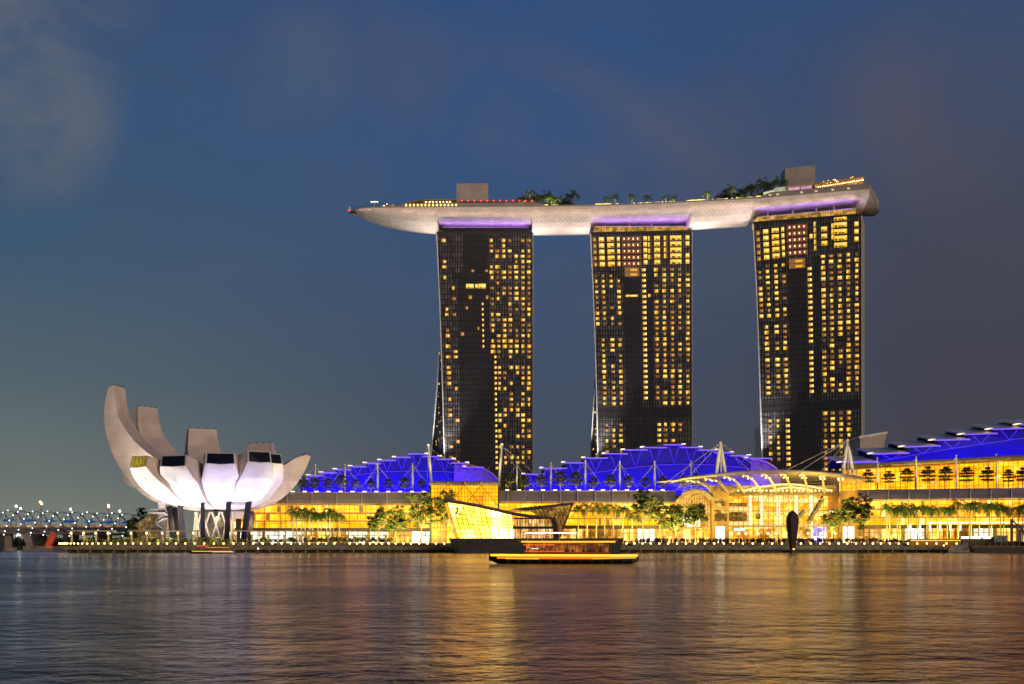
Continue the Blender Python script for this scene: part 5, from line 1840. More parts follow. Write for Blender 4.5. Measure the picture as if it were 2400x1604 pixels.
# ------------------------------------------------------------ white cable masts on the terraces
def masts():
    k = .2558
    L2 = lambda u, v: (680 + u * k, 1000 + v * k)
    L3 = lambda u, v: (1200 + u * k, 1000 + v * k)
    L4 = lambda u, v: (1800 + u * k, 960 + v * k)
    rows = [([L2(u, v) for u, v in ((232, 352), (503, 346), (803, 346), (1122, 340))], [L2(u, 602) for u in (220, 500, 803, 1122)], 520, 23.2, 'by the blue hall near the museum'),
            ([L2(2077, 338)] + [L3(u, v) for u, v in ((357, 333), (673, 312), (988, 326), (1307, 322), (1640, 318))], [L2(2077, 600)] + [L3(u, 592) for u in (357, 673, 988, 1307, 1640)], 515, 23.6, 'by the tallest blue hall'),
            ([L4(u, v) for u, v in ((1000, 445), (1358, 435), (1725, 425), (2092, 415))], [L4(u, v) for u, v in ((1003, 722), (1358, 718), (1725, 705), (2092, 700))], 500, 24.0, 'by the upper gold gallery')]
    for heads, feet, Y, zf, where in rows:
        for i, (hd, ft) in enumerate(zip(heads, feet)):
            a, b = P(*ft, Y), P(*hd, Y)
            a.z = zf
            t = thing('cable_mast', 'white cable mast %s, %s from the bridge end' % (where, WORDS[i]), 'mast', a, 'cable masts along the mall terraces')
            mid = a.lerp(b, .5)
            spot('mast_uplight', a + Vector((.6, -1.6, .3)), b, 900, (1, .78, .45), 50, .8, .15)
            MB().tube([a, mid, b], [.28, .42, .24], 8).build('pole', M_white, t)
            MB().ball(b, .4, 0, 6, 4).build('finial', M_white, t)
            for dx, dy in ((-9, 5), (9, 5), (-7, 16), (7, 16)):
                MB().tube([b - Vector((0, 0, .5)), Vector((a.x + dx, a.y + dy, zf + .2))], .085, 4).build('cable', M_steel, t)
    # two leaning masts at the gatehouse
    for i, (f, h_, lab) in enumerate((((1293, 505), (1267, 172), 'slim leaning white mast at the gatehouse corner closer to the lotus museum'), ((1912, 510), (1940, 165), 'slim leaning white mast at the gatehouse corner closer to the event hall'))):
        a, b = P(*L2(*f), 496), P(*L2(*h_), 500)
        t = thing('leaning_mast', lab, 'mast', a, 'leaning masts at the gatehouse')
        MB().tube([a, a.lerp(b, .5), b], [.45, .58, .32], 8).build('pole', M_white, t)
        spot('mast_uplight', a + Vector((.6, -3, .3)), b, 3500, (1, .80, .48), 40, .8, .15)
        MB().ball(b, .55, 0, 6, 4).build('beacon', emis('mast beacon', (1, .6, .4), 1.5), t)
        for q in (((380, 520), 520), ((-10, 500), 515), ((-190, 540), 535), ((200, 560), 535)):
            du, dv = q[0]
            e = P(*L2(h_[0] + du * (1 if i else 1), 500), q[1])
            MB().tube([b - Vector((0, 0, .4)), e], .10, 4).build('cable', M_steel, t)
    # A-frame masts each side of the event canopy
    for (apex, l1, l2, lab, cab) in ((L3(1910, 148), L3(1872, 440), L3(1957, 440), 'tall white A-frame mast rising behind the canopy, in front of the tallest blue hall', (L3(1500, 590), L3(2350, 440), L3(1350, 560), L3(2200, 430))),
                                     (L4(727, 284), L4(684, 604), L4(787, 612), 'tall white A-frame mast at the canopy end below the tallest tower', (L4(60, 610), L4(240, 600), L4(460, 600), L4(850, 640)))):
        Y = 506
        a = P(*apex, Y)
        t = thing('frame_mast', lab, 'mast', P(*l1, Y), 'A-frame masts at the event canopy')
        zf = 24
        for q in (l1, l2):
            b = P(*q, Y - 2)
            d = (b - a)
            MB().tube([b + d * .12, a.lerp(b, .5), a], [.6, .68, .42], 8).build('leg', M_white, t)
        MB().tube([a, P((l1[0] + l2[0]) / 2, l1[1] + 3, Y + 8)], .3, 6).build('back_stay', M_white, t)
        MB().ball(a, .75, 0, 8, 5).build('mast_head', M_white, t)
        for q in (l1, l2):
            b = P(*q, Y - 5)
            spot('mast_uplight', b, a, 6000, (1, .76, .36), 50, .8, .15)
        for c in cab:
            MB().tube([a, P(*c, Y - 8)], .13, 4).build('cable', M_steel, t)
        b = P((l1[0] + l2[0]) / 2, 1160, Y)
    return


masts()
# ------------------------------------------------------------ palms, terrace trees, broad trees, shrubs
def leafmat(name, c1, c2, trans=.25):
    m = bpy.data.materials.new(name)
    m.use_nodes = True
    t = m.node_tree
    b = t.nodes['Principled BSDF']
    b.inputs['Roughness'].default_value = .55
    tc = N(t, 'ShaderNodeTexCoord')
    n = N(t, 'ShaderNodeTexNoise', i_Scale=.7, i_Detail=3)
    t.links.new(tc.outputs['Object'], n.inputs['Vector'])
    r_ = ramp(t, [(.3, c1), (.7, c2)])
    t.links.new(n.outputs[0], r_.inputs[0])
    t.links.new(r_.outputs[0], b.inputs['Base Color'])
    tr = N(t, 'ShaderNodeBsdfTranslucent')
    t.links.new(r_.outputs[0], tr.inputs[0])
    mx = N(t, 'ShaderNodeMixShader')
    mx.inputs[0].default_value = trans
    t.links.new(b.outputs[0], mx.inputs[1])
    t.links.new(tr.outputs[0], mx.inputs[2])
    t.links.new(mx.outputs[0], t.nodes['Material Output'].inputs[0])
    return m


L_palm = leafmat('palm leaf', (.045, .095, .008), (.10, .15, .016), .3)
L_broad = leafmat('broad leaf', (.045, .065, .012), (.10, .11, .024), .35)
L_terr_leaf = leafmat('terrace leaf', (.05, .06, .014), (.10, .10, .025), .3)
L_shrub = leafmat('shrub leaf', (.05, .07, .012), (.11, .12, .02))
M_palmtrunk = mat('palm trunk', (.34, .28, .18), .8, 0, .2, 3)


def palm_meshes(seed, h, fr=1.0, nf=15):
    rr = random.Random(seed)
    tr = MB()
    lean = rr.uniform(-.03, .03)
    tr.tube([(0, 0, 0), (lean * h * .4, 0, h * .35), (lean * h, 0, h * .8), (lean * h * 1.1, 0, h * .93)], [.30, .24, .2, .15], 7)
    cr = MB()
    top = Vector((lean * h * 1.1, 0, h * .92))
    cr.tube([top - Vector((0, 0, .2)), top + Vector((0, 0, .9))], [.2, .08], 6)
    for k in range(nf):
        a = 2 * math.pi * k / nf + rr.uniform(-.2, .2)
        el = rr.choice((1.15, .85, .55, .25, .0)) + rr.uniform(-.1, .1)
        ln = fr * rr.uniform(3.4, 4.6)
        p = Vector(top) + Vector((0, 0, .6))
        d = Vector((math.cos(a) * math.cos(el), math.sin(a) * math.cos(el), math.sin(el)))
        n = 8
        pts = [p.copy()]
        for j in range(n):
            p = p + d * (ln / n)
            d = (d + Vector((0, 0, -.24 - .06 * j))).normalized()
            pts.append(p.copy())
        side = Vector((-math.sin(a), math.cos(a), 0))
        for j in range(n):
            A, B = pts[j], pts[j + 1]
            w = fr * (1.0 * math.sin(math.pi * (j + .8) / (n + 1)) + .12)
            for s in (-1, 1):
                for q in range(2):
                    o0 = A.lerp(B, q * .5)
                    o1 = A.lerp(B, q * .5 + .34)
                    tip = o0 + side * s * w + (B - A) * .55 - Vector((0, 0, w * rr.uniform(.45, .85)))
                    cr.add([o0, o1, tip], [(0, 1, 2)])
        cr.tube([pts[0], pts[3], pts[-1]], [.06, .04, .02], 3, 0, False, False)
    return tr, cr


def make_palm(label, loc, seed, h, fr, group, nf=15):
    t = thing('palm_tree', label, 'palm tree', (0, 0, 0), group)
    tr, cr = palm_meshes(seed, h, fr, nf)
    tr.build('trunk', M_palmtrunk, t)
    cr.build('crown', L_palm, t)
    t.location = loc
    return t


def palms():
    k = .2558
    var = []
    rr = random.Random(5)
    groups = [
        ('palm of the group beside the lotus museum', [(680 + u * k, 1000 + v * k) for u, v in ((25, 748), (62, 790), (100, 752), (135, 800), (180, 765), (205, 800), (255, 798), (285, 800), (335, 790), (368, 760), (395, 810), (450, 796))], 472),
        ('palm of the row between boutique and plaza', [(1200 + u * k, 1000 + v * k) for u, v in ((607, 735), (690, 722), (772, 712), (850, 728), (930, 725), (1010, 738), (1100, 795))], 474),
        ('palm of the long row before the far mall wing', [(2000 + u * .1705, 1080 + v * .1705) for u, v in ((460, 618), (500, 640), (605, 612), (640, 650), (745, 615), (790, 650), (885, 622), (1010, 620), (1050, 640), (1160, 640), (1290, 628), (1330, 650), (1440, 570), (1590, 572), (1620, 620), (1735, 590), (1860, 590), (1900, 620), (2020, 580), (2060, 640))], 462),
        ('darker palm at the quay end beyond the far row', [(2000 + u * .1705, 1080 + v * .1705) for u, v in ((2265, 640), (2330, 600))], 455)]
    n = 0
    for where, pts, Y in groups:
        for i, (px, py) in enumerate(pts):
            y = Y + rr.uniform(-3, 3)
            base = Vector((X_(px, y), y, 3.3))
            hgt = Z_(py, y) - 3.3
            lab = '%s, %s from the bridge end' % (where, WORDS[i])
            if n < 4:
                t = make_palm(lab, base, 50 + n, 12.0, 1.05, 'quayside palms')
                t.scale = (1, 1, hgt / 12.4)
                var.append(t)
            else:
                dup(var[rr.randrange(len(var))], base, lab, rr.uniform(0, 6.28), (1, 1, hgt / 12.4))
            n += 1
    for px in (690, 720, 750, 785):
        spot('palm_uplight', (X_(px, 466), 466, 3.6), (X_(px + 3, 472), 472, 14), 10000, (1, .90, .30), 110, .8, .3)
    for px in (1362, 1400, 1440, 1475):
        spot('palm_uplight', (X_(px, 468), 468, 3.6), (X_(px + 3, 474), 474, 15), 10000, (1, .90, .28), 110, .8, .3)
    for px in (2080, 2110, 2145, 2180, 2215, 2250, 2290, 2330):
        spot('palm_uplight', (X_(px, 456), 456, 3.6), (X_(px + 2, 462), 462, 14), 10000, (1, .84, .2), 110, .8, .3)
    # roof palms on the sky deck
    var = []
    dark = [1222, 1232, 1243, 1252, 1262, 1271, 1282, 1292, 1303, 1312, 1322, 1334, 1345]
    dark2 = [1690, 1703, 1714, 1726, 1738, 1750, 1760, 1772, 1786, 1797, 1808, 1820, 1834]
    lone = [1423, 1441, 1481, 1519, 1560, 1578, 1658, 1266, 1299]
    n = 0
    for where, lst, h0, lit in (('dark palm in the sky deck grove above the dim tower', dark, 8.5, 0), ('dark palm in the sky deck grove above the tallest tower', dark2, 9.5, 0), ('small lit palm standing alone on the sky deck edge', lone, 5.4, 1)):
        for i, px in enumerate(lst):
            r_ = rim_at(px)
            off = rr.uniform(5, 14) if not lit else 2.4
            b = Vector((X_(px, r_.y + off), r_.y + off, DECK_Z + .03))
            hh = h0 * rr.uniform(.75, 1.15) if not lit else h0 * rr.uniform(.7, 1.1)
            if lst is dark2:
                hh *= interp([(1690, .75), (1760, .95), (1840, 1.35)], px)
            lab = '%s, %s from the bow' % (where, WORDS[i])
            if n < 3:
                t = make_palm(lab, b, 80 + n, 8.0, 1.25, 'sky deck palms', 14)
                t.scale = (1, 1, hh / 8.2)
                var.append(t)
            else:
                dup(var[n % 3], b, lab, rr.uniform(0, 6.28), (.8 if lit else 1, .8 if lit else 1, hh / 8.2))
            if lit:
                spot('roof_palm_uplight', b + Vector((.4, -1.6, .5)), b + Vector((0, 0, 5)), 4500, (1, .78, .16), 110, .8, .2)
            n += 1
    for px in (1245, 1300, 1330, 1705, 1735, 1750):
        r_ = rim_at(px)
        spot('grove_uplight', r_ + Vector((0, 3, 1.2)), r_ + Vector((0, 9, 6)), 20000, (1, .80, .2), 110, .8, .2)
    # leafy bushes between the grove palms
    bush = None
    for i, px in enumerate([1228, 1247, 1268, 1288, 1308, 1328, 1342, 1686, 1698, 1712, 1728, 1745, 1762, 1780, 1800, 1822]):
        r_ = rim_at(px)
        b = Vector((X_(px, r_.y + 5), r_.y + 5, DECK_Z + .03))
        lab = 'dense bush under the palms above %s tower, %s from the bow' % (('the dim', WORDS[i]) if i < 7 else ('the tallest', WORDS[i - 7]))
        if bush is None:
            bush = clump('roof_bush', lab, 'bush', b, 21, 3.4, 2.2, 4.0, 260, .8, L_broad, 'sky deck bushes')
        else:
            dup(bush, b, lab, rr.uniform(0, 6.28), rr.uniform(.8, 1.35))


def leaf_cloud(mb, rr, c, rx, ry, rz, n, size):
    for _ in range(n):
        while True:
            v = Vector((rr.uniform(-1, 1), rr.uniform(-1, 1), rr.uniform(-1, 1)))
            if .25 < v.length < 1:
                break
        p = Vector((c[0] + v.x * rx, c[1] + v.y * ry, c[2] + v.z * rz))
        a = Vector((rr.gauss(0, 1), rr.gauss(0, 1), rr.gauss(0, .6))).normalized() * size * rr.uniform(.6, 1.2)
        b = a.cross(Vector((rr.gauss(0, 1), rr.gauss(0, 1), rr.gauss(0, 1)))).normalized() * size * rr.uniform(.35, .7)
        mb.add([p - a, p + b * .8, p + a, p - b], [(0, 1, 2, 3)])


def clump(name, label, cat, loc, seed, rx, ry, rz, n, size, m, group):
    rr = random.Random(seed)
    mb = MB()
    for _ in range(7):
        c = (rr.uniform(-.6, .6) * rx, rr.uniform(-.6, .6) * ry, rz * rr.uniform(.25, .7))
        leaf_cloud(mb, rr, c, rx * .45, ry * .5, rz * .3, n // 7, size)
    t = mb.build(name, m, None, (0, 0, 0))
    t.location = loc
    return tag(t, label, cat, group)


def broad_tree(label, px, py_top, py_base, wpx, Y, seed, group, bare=.3, dens=1.0):
    rr = random.Random(seed)
    base = Vector((X_(px, Y), Y, 3.3))
    H = Z_(py_top, Y) - 3.3
    Rw = wpx / 2 * Y / F
    t = thing('broadleaf_tree', label, 'tree', base, group)
    tr = MB()
    hb = H * bare
    cr = MB()
    fork = base + Vector((rr.uniform(-.4, .4), 0, hb * .75))
    tr.tube([base - Vector((0, 0, .1)), fork], [.34, .24], 7)
    n = 12
    for k in range(n):
        a = 2 * math.pi * k / n + rr.uniform(-.3, .3)
        fr_ = rr.uniform(.35, .95)
        zt = lerp(hb * 1.1, H * .92, rr.random() ** .8)
        rad = Rw * fr_ * (math.sin(math.pi * min(.95, max(.12, (zt - hb * .6) / (H - hb * .6)))) ** .6)
        tip = base + Vector((rad * math.cos(a), rad * .8 * math.sin(a), zt))
        midp = fork.lerp(tip, .5) + Vector((rr.uniform(-.5, .5), 0, rr.uniform(-.3, .5)))
        tr.tube([fork, midp, tip], [.18, .10, .04], 5)
        for _ in range(6):
            c = tip + Vector((rr.uniform(-.34, .34) * Rw, rr.uniform(-.3, .3) * Rw, rr.uniform(-.16, .14) * H))
            s = rr.uniform(.14, .30) * Rw
            leaf_cloud(cr, rr, c, s * 1.15, s, s * .7, int(38 * dens), .5)
    tr.build('trunk', M_trunk, t)
    cr.build('crown', L_broad, t)
    return t


def trees():
    k = .2558
    A = lambda u, v: (680 + u * k, 1000 + v * k)
    B = lambda u, v: (1200 + u * k, 1000 + v * k)
    C = lambda u, v: (1800 + u * k, 960 + v * k)
    g = 'broadleaf trees along the promenade'
    L = [(A(805, 742), 44, 470, 'round leafy tree after the first palms, first of four before the boutique', .42), (A(965, 728), 56, 471, 'leafy tree second of four before the boutique, with pale forked trunk', .42),
         (A(1195, 592), 66, 472, 'tallest dark tree in front of the gatehouse, before the boutique', .40), (A(1425, 585), 58, 474, 'dark tree rising just behind the boutique roof peak', .35),
         (B(1205, 596), 54, 470, 'tall dense tree at the end of the middle palm row', .50), (B(1360, 645), 44, 472, 'thin leafy tree second after the middle palm row', .45), (B(1500, 722), 52, 466, 'wide lit tree in front of the vaulted arch', .42),
         (B(1680, 722), 50, 467, 'wide lit tree beside the event hall pier', .42), (C(590, 928), 50, 466, 'sparse yellow-lit tree in front of the hall pier by the sign', .40),
         (C(735, 822), 44, 463, 'dark leafy tree by the far pier of the event hall, the smaller of a pair', .45), (C(865, 790), 50, 462, 'tall dark leafy tree at the start of the far mall wing', .42)]
    for i, ((px, py), w, Y, lab, bare) in enumerate(L):
        broad_tree(lab, px, py, 1262, w, Y, 300 + i, g, bare, (.35 if i == 8 else .6 if i == 5 else 1.0))
    for px in (886, 928, 986, 1040, 1508, 1550, 1585, 1630, 1950, 1988, 2020):
        spot('tree_uplight', (X_(px, 457), 457, 3.6), (X_(px, 467), 467, 13), 60000, (1, .84, .22), 110, .8, .3)
    # trees beyond the bridge end of the museum
    broad_tree('dark tree behind the glass wedge next to the lotus museum', 334, 1196, 1240, 54, 515, 330, g, .2)
    broad_tree('small yellow-lit tree in front of the bridge landing', 308, 1222, 1250, 30, 480, 331, g, .25)
    # small tiered trees along the terraces
    def tiered(label, loc, seed, group):
        rr = random.Random(seed)
        t = thing('tiered_tree', label, 'tree', (0, 0, 0), group)
        tr, cr = MB(), MB()
        tr.tube([(0, 0, 0), (.05, 0, 2.6), (0, 0, 6.2)], [.16, .11, .04], 6)
        for z, r_ in ((2.5, 1.9), (3.5, 2.3), (4.5, 2.0), (5.4, 1.4), (6.2, .8)):
            r_ *= rr.uniform(.75, 1.15)
            z += rr.uniform(-.2, .2)
            for j in range(5):
                a = 2 * math.pi * j / 5 + rr.uniform(-.5, .5)
                tip = Vector((r_ * math.cos(a), r_ * math.sin(a), z + .35))
                tr.tube([(0, 0, z - .5), tip], [.07, .02], 4)
                leaf_cloud(cr, rr, tip * .78 + Vector((0, 0, z * .22)), r_ * .52, r_ * .52, .30, 48, .38)
        tr.build('trunk', M_trunk, t)
        cr.build('crown', L_terr_leaf, t)
        t.location = loc
        return t
    var = []
    rows = [([A(u, 590)[0] for u in (120, 225, 345, 468, 600, 743, 898, 1050, 1205)], 512, 23.2, 'small tiered tree before the blue hall near the museum', 1.0),
            ([A(1995, 0)[0], A(2150, 0)[0]] + [B(u, 0)[0] for u in (270, 443, 587, 748, 905, 1065, 1220, 1380, 1575, 1695)], 508, 23.6, 'small tiered tree before the tallest blue hall', 1.08),
            ([C(u, 0)[0] for u in (918, 1108, 1275, 1465, 1630, 1820, 2010, 2205, 2335)], 490, 24.0, 'small tiered tree before the upper gold gallery', 1.15)]
    rr = random.Random(9)
    n = 0
    for pxs, Y, z, lab, s in rows:
        for i, px in enumerate(pxs):
            y = Y - (0 if z < 24 else (px - 2030) * .035)
            loc = (X_(px, y), y, z)
            lb = '%s, %s from the bridge end' % (lab, WORDS[i])
            sc = s * rr.uniform(.82, 1.15)
            if n < 4:
                t = tiered(lb, loc, 400 + n, 'terrace trees')
                t.scale = (sc, sc, sc)
                var.append(t)
            else:
                dup(var[rr.randrange(4)], loc, lb, rr.uniform(0, 6.28), (sc * 1.05, sc, sc))
            n += 1
            if z < 24:
                spot('terrace_tree_uplight', (loc[0] + .8, loc[1] - 1.8, z + .4), (loc[0], loc[1], z + 4), 16000, (1, .76, .20), 110, .8, .15)


def shrubs():
    rr = random.Random(4)
    proto = []
    n = 0
    rows = [('low lit shrub in planters nearest the bridge', list(range(196, 300, 9)) + [], 455), ('leafy shrub in the planters along the lotus pond', list(range(305, 700, 11)), 455),
            ('leafy shrub in the planters by the first palms', list(range(705, 920, 11)), 456), ('low dark shrub in the planter behind the boutique', list(range(1375, 1550, 13)), 456), ('low dark shrub before the far mall wing', list(range(2065, 2400, 12)), 453)]
    for lab, pxs, Y in rows:
        for i, px in enumerate(pxs):
            y = Y + rr.uniform(-1.2, 1.2)
            loc = (X_(px, y), y, 3.3)
            lb = '%s, %s from the bridge end' % (lab, WORDS[i])
            dk = 'dark' in lab
            if len(proto) < 3:
                p = clump('shrub', lb, 'shrub', loc, 60 + n, 1.5, .9, 2.0, 150, .34, L_shrub, 'planter shrubs')
                proto.append(p)
            else:
                s = rr.uniform(.7, 1.25)
                dup(proto[n % 3], loc, lb, rr.uniform(0, 6.28), (s, s, s * (.55 if dk else 1.0)))
            n += 1
    for px in list(range(205, 920, 42)):
        spot('planter_light', (X_(px, 452), 452.2, 3.7), (X_(px, 456), 456, 5.5), 1300, (1, .74, .12), 130, .8, .2)


palms()
trees()
shrubs()
# ------------------------------------------------------------ quay lamps, walkway shelters, people, bridges, boats
def quay_lamps():
    L_q = emis('quay lamp glow', (1, .56, .10), 8)
    m = MB()
    m.tube([(0, 0, 0), (0, 0, .55)], .09, 6, 1)
    m.box(-.16, .16, -.16, .16, .5, .58, 1)
    m.ball((0, 0, .88), .30, 0, 8, 6)
    proto = None
    k = .2131
    xs = [.1705 * u for u in (815, 835, 858, 880, 902, 925, 970, 1018, 1072, 1130, 1198, 1272, 1352, 1436, 1524, 1622, 1722)]
    xs += [300 + k * u for u in (-30, 55, 143, 235, 330, 428, 527, 630, 733, 838, 945, 1052, 1160, 1267, 1377, 1483, 1588, 1690, 1793, 1893, 1993, 2087, 2180, 2270)]
    xs += [680 + .2558 * u for u in (545, 612, 672, 732, 787, 842, 903, 967, 1038, 1107, 1183, 1258, 1335, 1412, 1488)]
    xs += [1200 + .2558 * u for u in (667, 747, 826, 903, 977, 1048, 1122, 1196, 1271, 1350, 1430, 1512, 1594, 1680, 1767, 1852, 1941)]
    xs += [1560 + .2131 * u for u in (745, 850, 958, 1067, 1173, 1280, 1490, 1597, 1702, 1802, 1903, 1998, 2094, 2187, 2280)]
    xs += [2000 + .1705 * u for u in (380, 503, 625, 751, 878, 1010, 1143, 1280, 1420)]
    xs = sorted(xs)
    keep = [xs[0]]
    for x in xs[1:]:
        if x - keep[-1] > 2.8:
            keep.append(x)
    segs = [(0, 300, 'by the shelters near the bridge'), (300, 690, 'below the lotus museum'), (690, 1070, 'between the first palms and the boutique'), (1070, 1500, 'between the boutique and the plaza'), (1500, 1860, 'at the plaza before the dark sculpture'), (1860, 2110, 'at the plaza beyond the dark sculpture'), (2110, 2400, 'before the far palm row')]
    for a, b, w in segs:
        for i, x in enumerate([q for q in keep if a <= q < b]):
            lab = 'round boardwalk lamp %s, %s from the bridge end' % (w, WORDS[i])
            y = 437.45
            loc = (X_(x, y), y, 2.3)
            if proto is None:
                proto = m.build('boardwalk_lamp', [L_q, M_dark], None, (0, 0, 0))
                proto.location = loc
                tag(proto, lab, 'lamp', 'boardwalk lamps')
            else:
                dup(proto, loc, lab)


def shelters():
    roof_m = mat('shelter roof', (.50, .42, .28), .6)
    col_m = mat('shelter column', (.66, .52, .26), .6)
    L_down = emis('shelter downlight', (1, .8, .4), 6)
    data = [(160, 262, 'flat-roofed walkway shelter nearest the bridge'), (300, 462, 'flat-roofed walkway shelter in front of the lotus museum columns'), (545, 712, 'flat-roofed walkway shelter between lotus museum and first palms'), (716, 912, 'thin flat-roofed walkway shelter in front of the first palms')]
    for i, (a, b, lab) in enumerate(data):
        Y = 450.5
        zr = 7.4
        t = thing('walkway_shelter', lab, 'shelter', (X_((a + b) / 2, Y), Y, 3.3), 'walkway shelters')
        MB().box(X_(a, Y), X_(b, Y), Y - .6, Y + 5.5, zr, zr + .45).build('roof', roof_m, t)
        n = max(3, round((b - a) / 46))
        for k in range(n + 1):
            px = lerp(a + 8, b - 8, k / n)
            for dy in (0, 4.6):
                x = X_(px, Y + dy)
                c = MB().tube([(x, Y + dy, 3.3), (x, Y + dy, zr)], .42, 8).build('column', col_m, t)
            x = X_(px, Y)
            MB().box(x - .22, x + .22, Y - .75, Y - .5, zr - .9, zr - .3).build('downlight', L_down, t)
            spot('column_wash', (x, Y - 1.1, 3.9), (x, Y, 7.2), 60, (1, .72, .2), 90, .8, .2)
    # railing along the boardwalk edge, and a stone planter wall
    rl = thing('quay_railing', 'thin dark railing along the upper promenade edge', 'railing', (X_(600, 449), 449.4, 3.3))
    x0, x1 = X_(190, 449), X_(1060, 449)
    r_ = MB()
    for z in (3.8, 4.35):
        r_.box(x0, x1, 449.3, 449.36, z, z + .06)
    x = x0
    while x < x1:
        r_.box(x, x + .06, 449.28, 449.38, 3.3, 4.4)
        x += 2.0
    r_.build('rail_lattice', M_rail, rl)
    # brightly lit kiosk row under the lamps before the far wing
    kz = thing('canopy_kiosk', 'long low kiosk with orange base and strip lights before the far palms', 'kiosk', (X_(2180, 447), 447, 2.3))
    MB().box(X_(2132, 447), X_(2252, 447), 446.6, 448.6, 2.32, 4.1).build('base', mat('orange timber', (.50, .22, .04), .6), kz)
    MB().box(X_(2130, 447), X_(2254, 447), 446.2, 448.8, 4.4, 4.75).build('counter', mat('brown counter', (.22, .07, .02), .6), kz)
    MB().box(X_(2133, 447), X_(2250, 447), 446.4, 446.55, 4.12, 4.38).build('strip_light', emis('kiosk strip', (1, .6, .1), 1.4), kz)
    for k in range(6):
        x = X_(2133 + k * 23.6, 447)
        MB().tube([(x, 447.5, 4.76), (x, 447.5, 10.2)], .09, 5).build('post', M_steel, kz)
        MB().tube([(x, 447.2, 7.8), (x, 447.2, 10.0)], .28, 6).build('tube_lamp', emis('kiosk tube lamp', (1, .86, .58), 5), kz)
    for a, b in ((2253, 2271), (2275, 2299), (2304, 2322)):
        MB().box(X_(a, 448), X_(b, 448), 447.9, 448.1, 4.9, 5.6).build('light_panel', emis('light panel', (1, .88, .6), 3), kz)
    MB().box(X_(2256, 448), X_(2330, 448), 448.2, 452, 2.32, 5.4).build('dark_block', M_lintel, kz)


def person_mesh(mb, rr, x, y, z, h, mi):
    """one continuous small standing figure: legs, torso, shoulders, neck, head; arms grow from the shoulders"""
    w = h * .13
    rings = []
    for t, rx, ry in ((0, .055, .06), (.25, .065, .05), (.47, .10, .065), (.60, .085, .06), (.78, .13, .07), (.83, .09, .05), (.86, .035, .035), (.89, .05, .055), (.95, .058, .062), (1.0, .02, .02)):
        rings.append([(x + rx * h * math.cos(a), y + ry * h * math.sin(a), z + t * h) for a in (2 * math.pi * i / 6 for i in range(6))])
    mb.loft(rings, mi, True, True, True)
    for s in (-1, 1):
        mb.tube([(x + s * .12 * h, y, z + .79 * h), (x + s * .16 * h, y, z + .6 * h), (x + s * .15 * h, y - .05 * h * rr.random(), z + .45 * h)], [.032 * h, .026 * h, .02 * h], 4, mi)


def people():
    rr = random.Random(12)
    cl = [mat('cloth ' + n, c, .8) for n, c in (('navy', (.03, .03, .05)), ('rust', (.25, .07, .03)), ('grey', (.16, .14, .12)), ('cream', (.5, .42, .3)), ('black', (.015, .013, .012)))]
    mb = MB()
    for k in range(520):
        y = rr.uniform(446.2, 458)
        px = rr.gauss(1800, 190)
        if not 1480 < px < 2105:
            px = rr.uniform(1490, 2100)
        zz = 3.32 if y > 449 else (2.98 if y > 447.6 else 2.65)
        person_mesh(mb, rr, X_(px, y), y, zz, rr.choice((1.2, 1.5, 1.6, 1.7, 1.75, 1.85, 2.0)) * rr.uniform(.95, 1.04), rr.choice((0, 0, 1, 2, 3, 4, 4, 1)))
    o = mb.build('crowd', cl, None)
    tag(o, 'dense standing crowd on the plaza in front of the event hall', 'crowd', kind='stuff')
    # a few who stand apart on the promenade near the museum
    for i, (px, c, what) in enumerate(((608, 4, 'person in black standing on the promenade by the pond steps, alone'), (624, 2, 'person in grey standing on the steps below the mall, near the pond'), (629, 4, 'person in black beside the person in grey on the pond steps'),
                                       (652, 3, 'person in pale clothes walking by the shelter near the first palms'), (250, 0, 'person in navy standing under the shelter nearest the bridge'), (512, 3, 'person in pale clothes standing at the pond edge below the lotus museum'))):
        m = MB()
        y = 447.5
        person_mesh(m, rr, X_(px, y), y, 2.31, 1.75, 0)
        tag(m.build('person', cl[c], None), what, 'person')


def sculpture():
    Y = 432
    s = thing('coffin_sculpture', 'dark faceted coffin-shaped sculpture standing in the water before the plaza', 'sculpture', (X_(1857, Y), Y, 0))
    prof = [(1292, 6), (1270, 9.5), (1255, 12), (1230, 15), (1215, 15.2), (1205, 11), (1200, 6), (1197, .8)]
    cx = X_(1857, Y)
    rings = []
    for py, w in prof:
        z = Z_(py, Y) if py < 1290 else .8
        r_ = w * Y / F
        rings.append([(cx + r_ * math.cos(a), Y + r_ * .8 * math.sin(a), z) for a in (2 * math.pi * (i + .5) / 8 for i in range(8))])
    MB().loft(rings).build('body', mat('dark bronze facets', (.045, .025, .012), .5), s)
    pl = MB().loft([[(cx + r_ * math.cos(a), Y + r_ * math.sin(a), z) for a in (2 * math.pi * i / 10 for i in range(10))] for r_, z in ((1.5, -.5), (1.5, .5), (1.1, .8))])
    pl.build('plinth', M_dark, s)
    MB().ball((cx + .1, Y - 1.6, 1.3), .26, 0, 6, 4).build('lamp', emis('orange lamp', (1, .45, .06), 6), s)


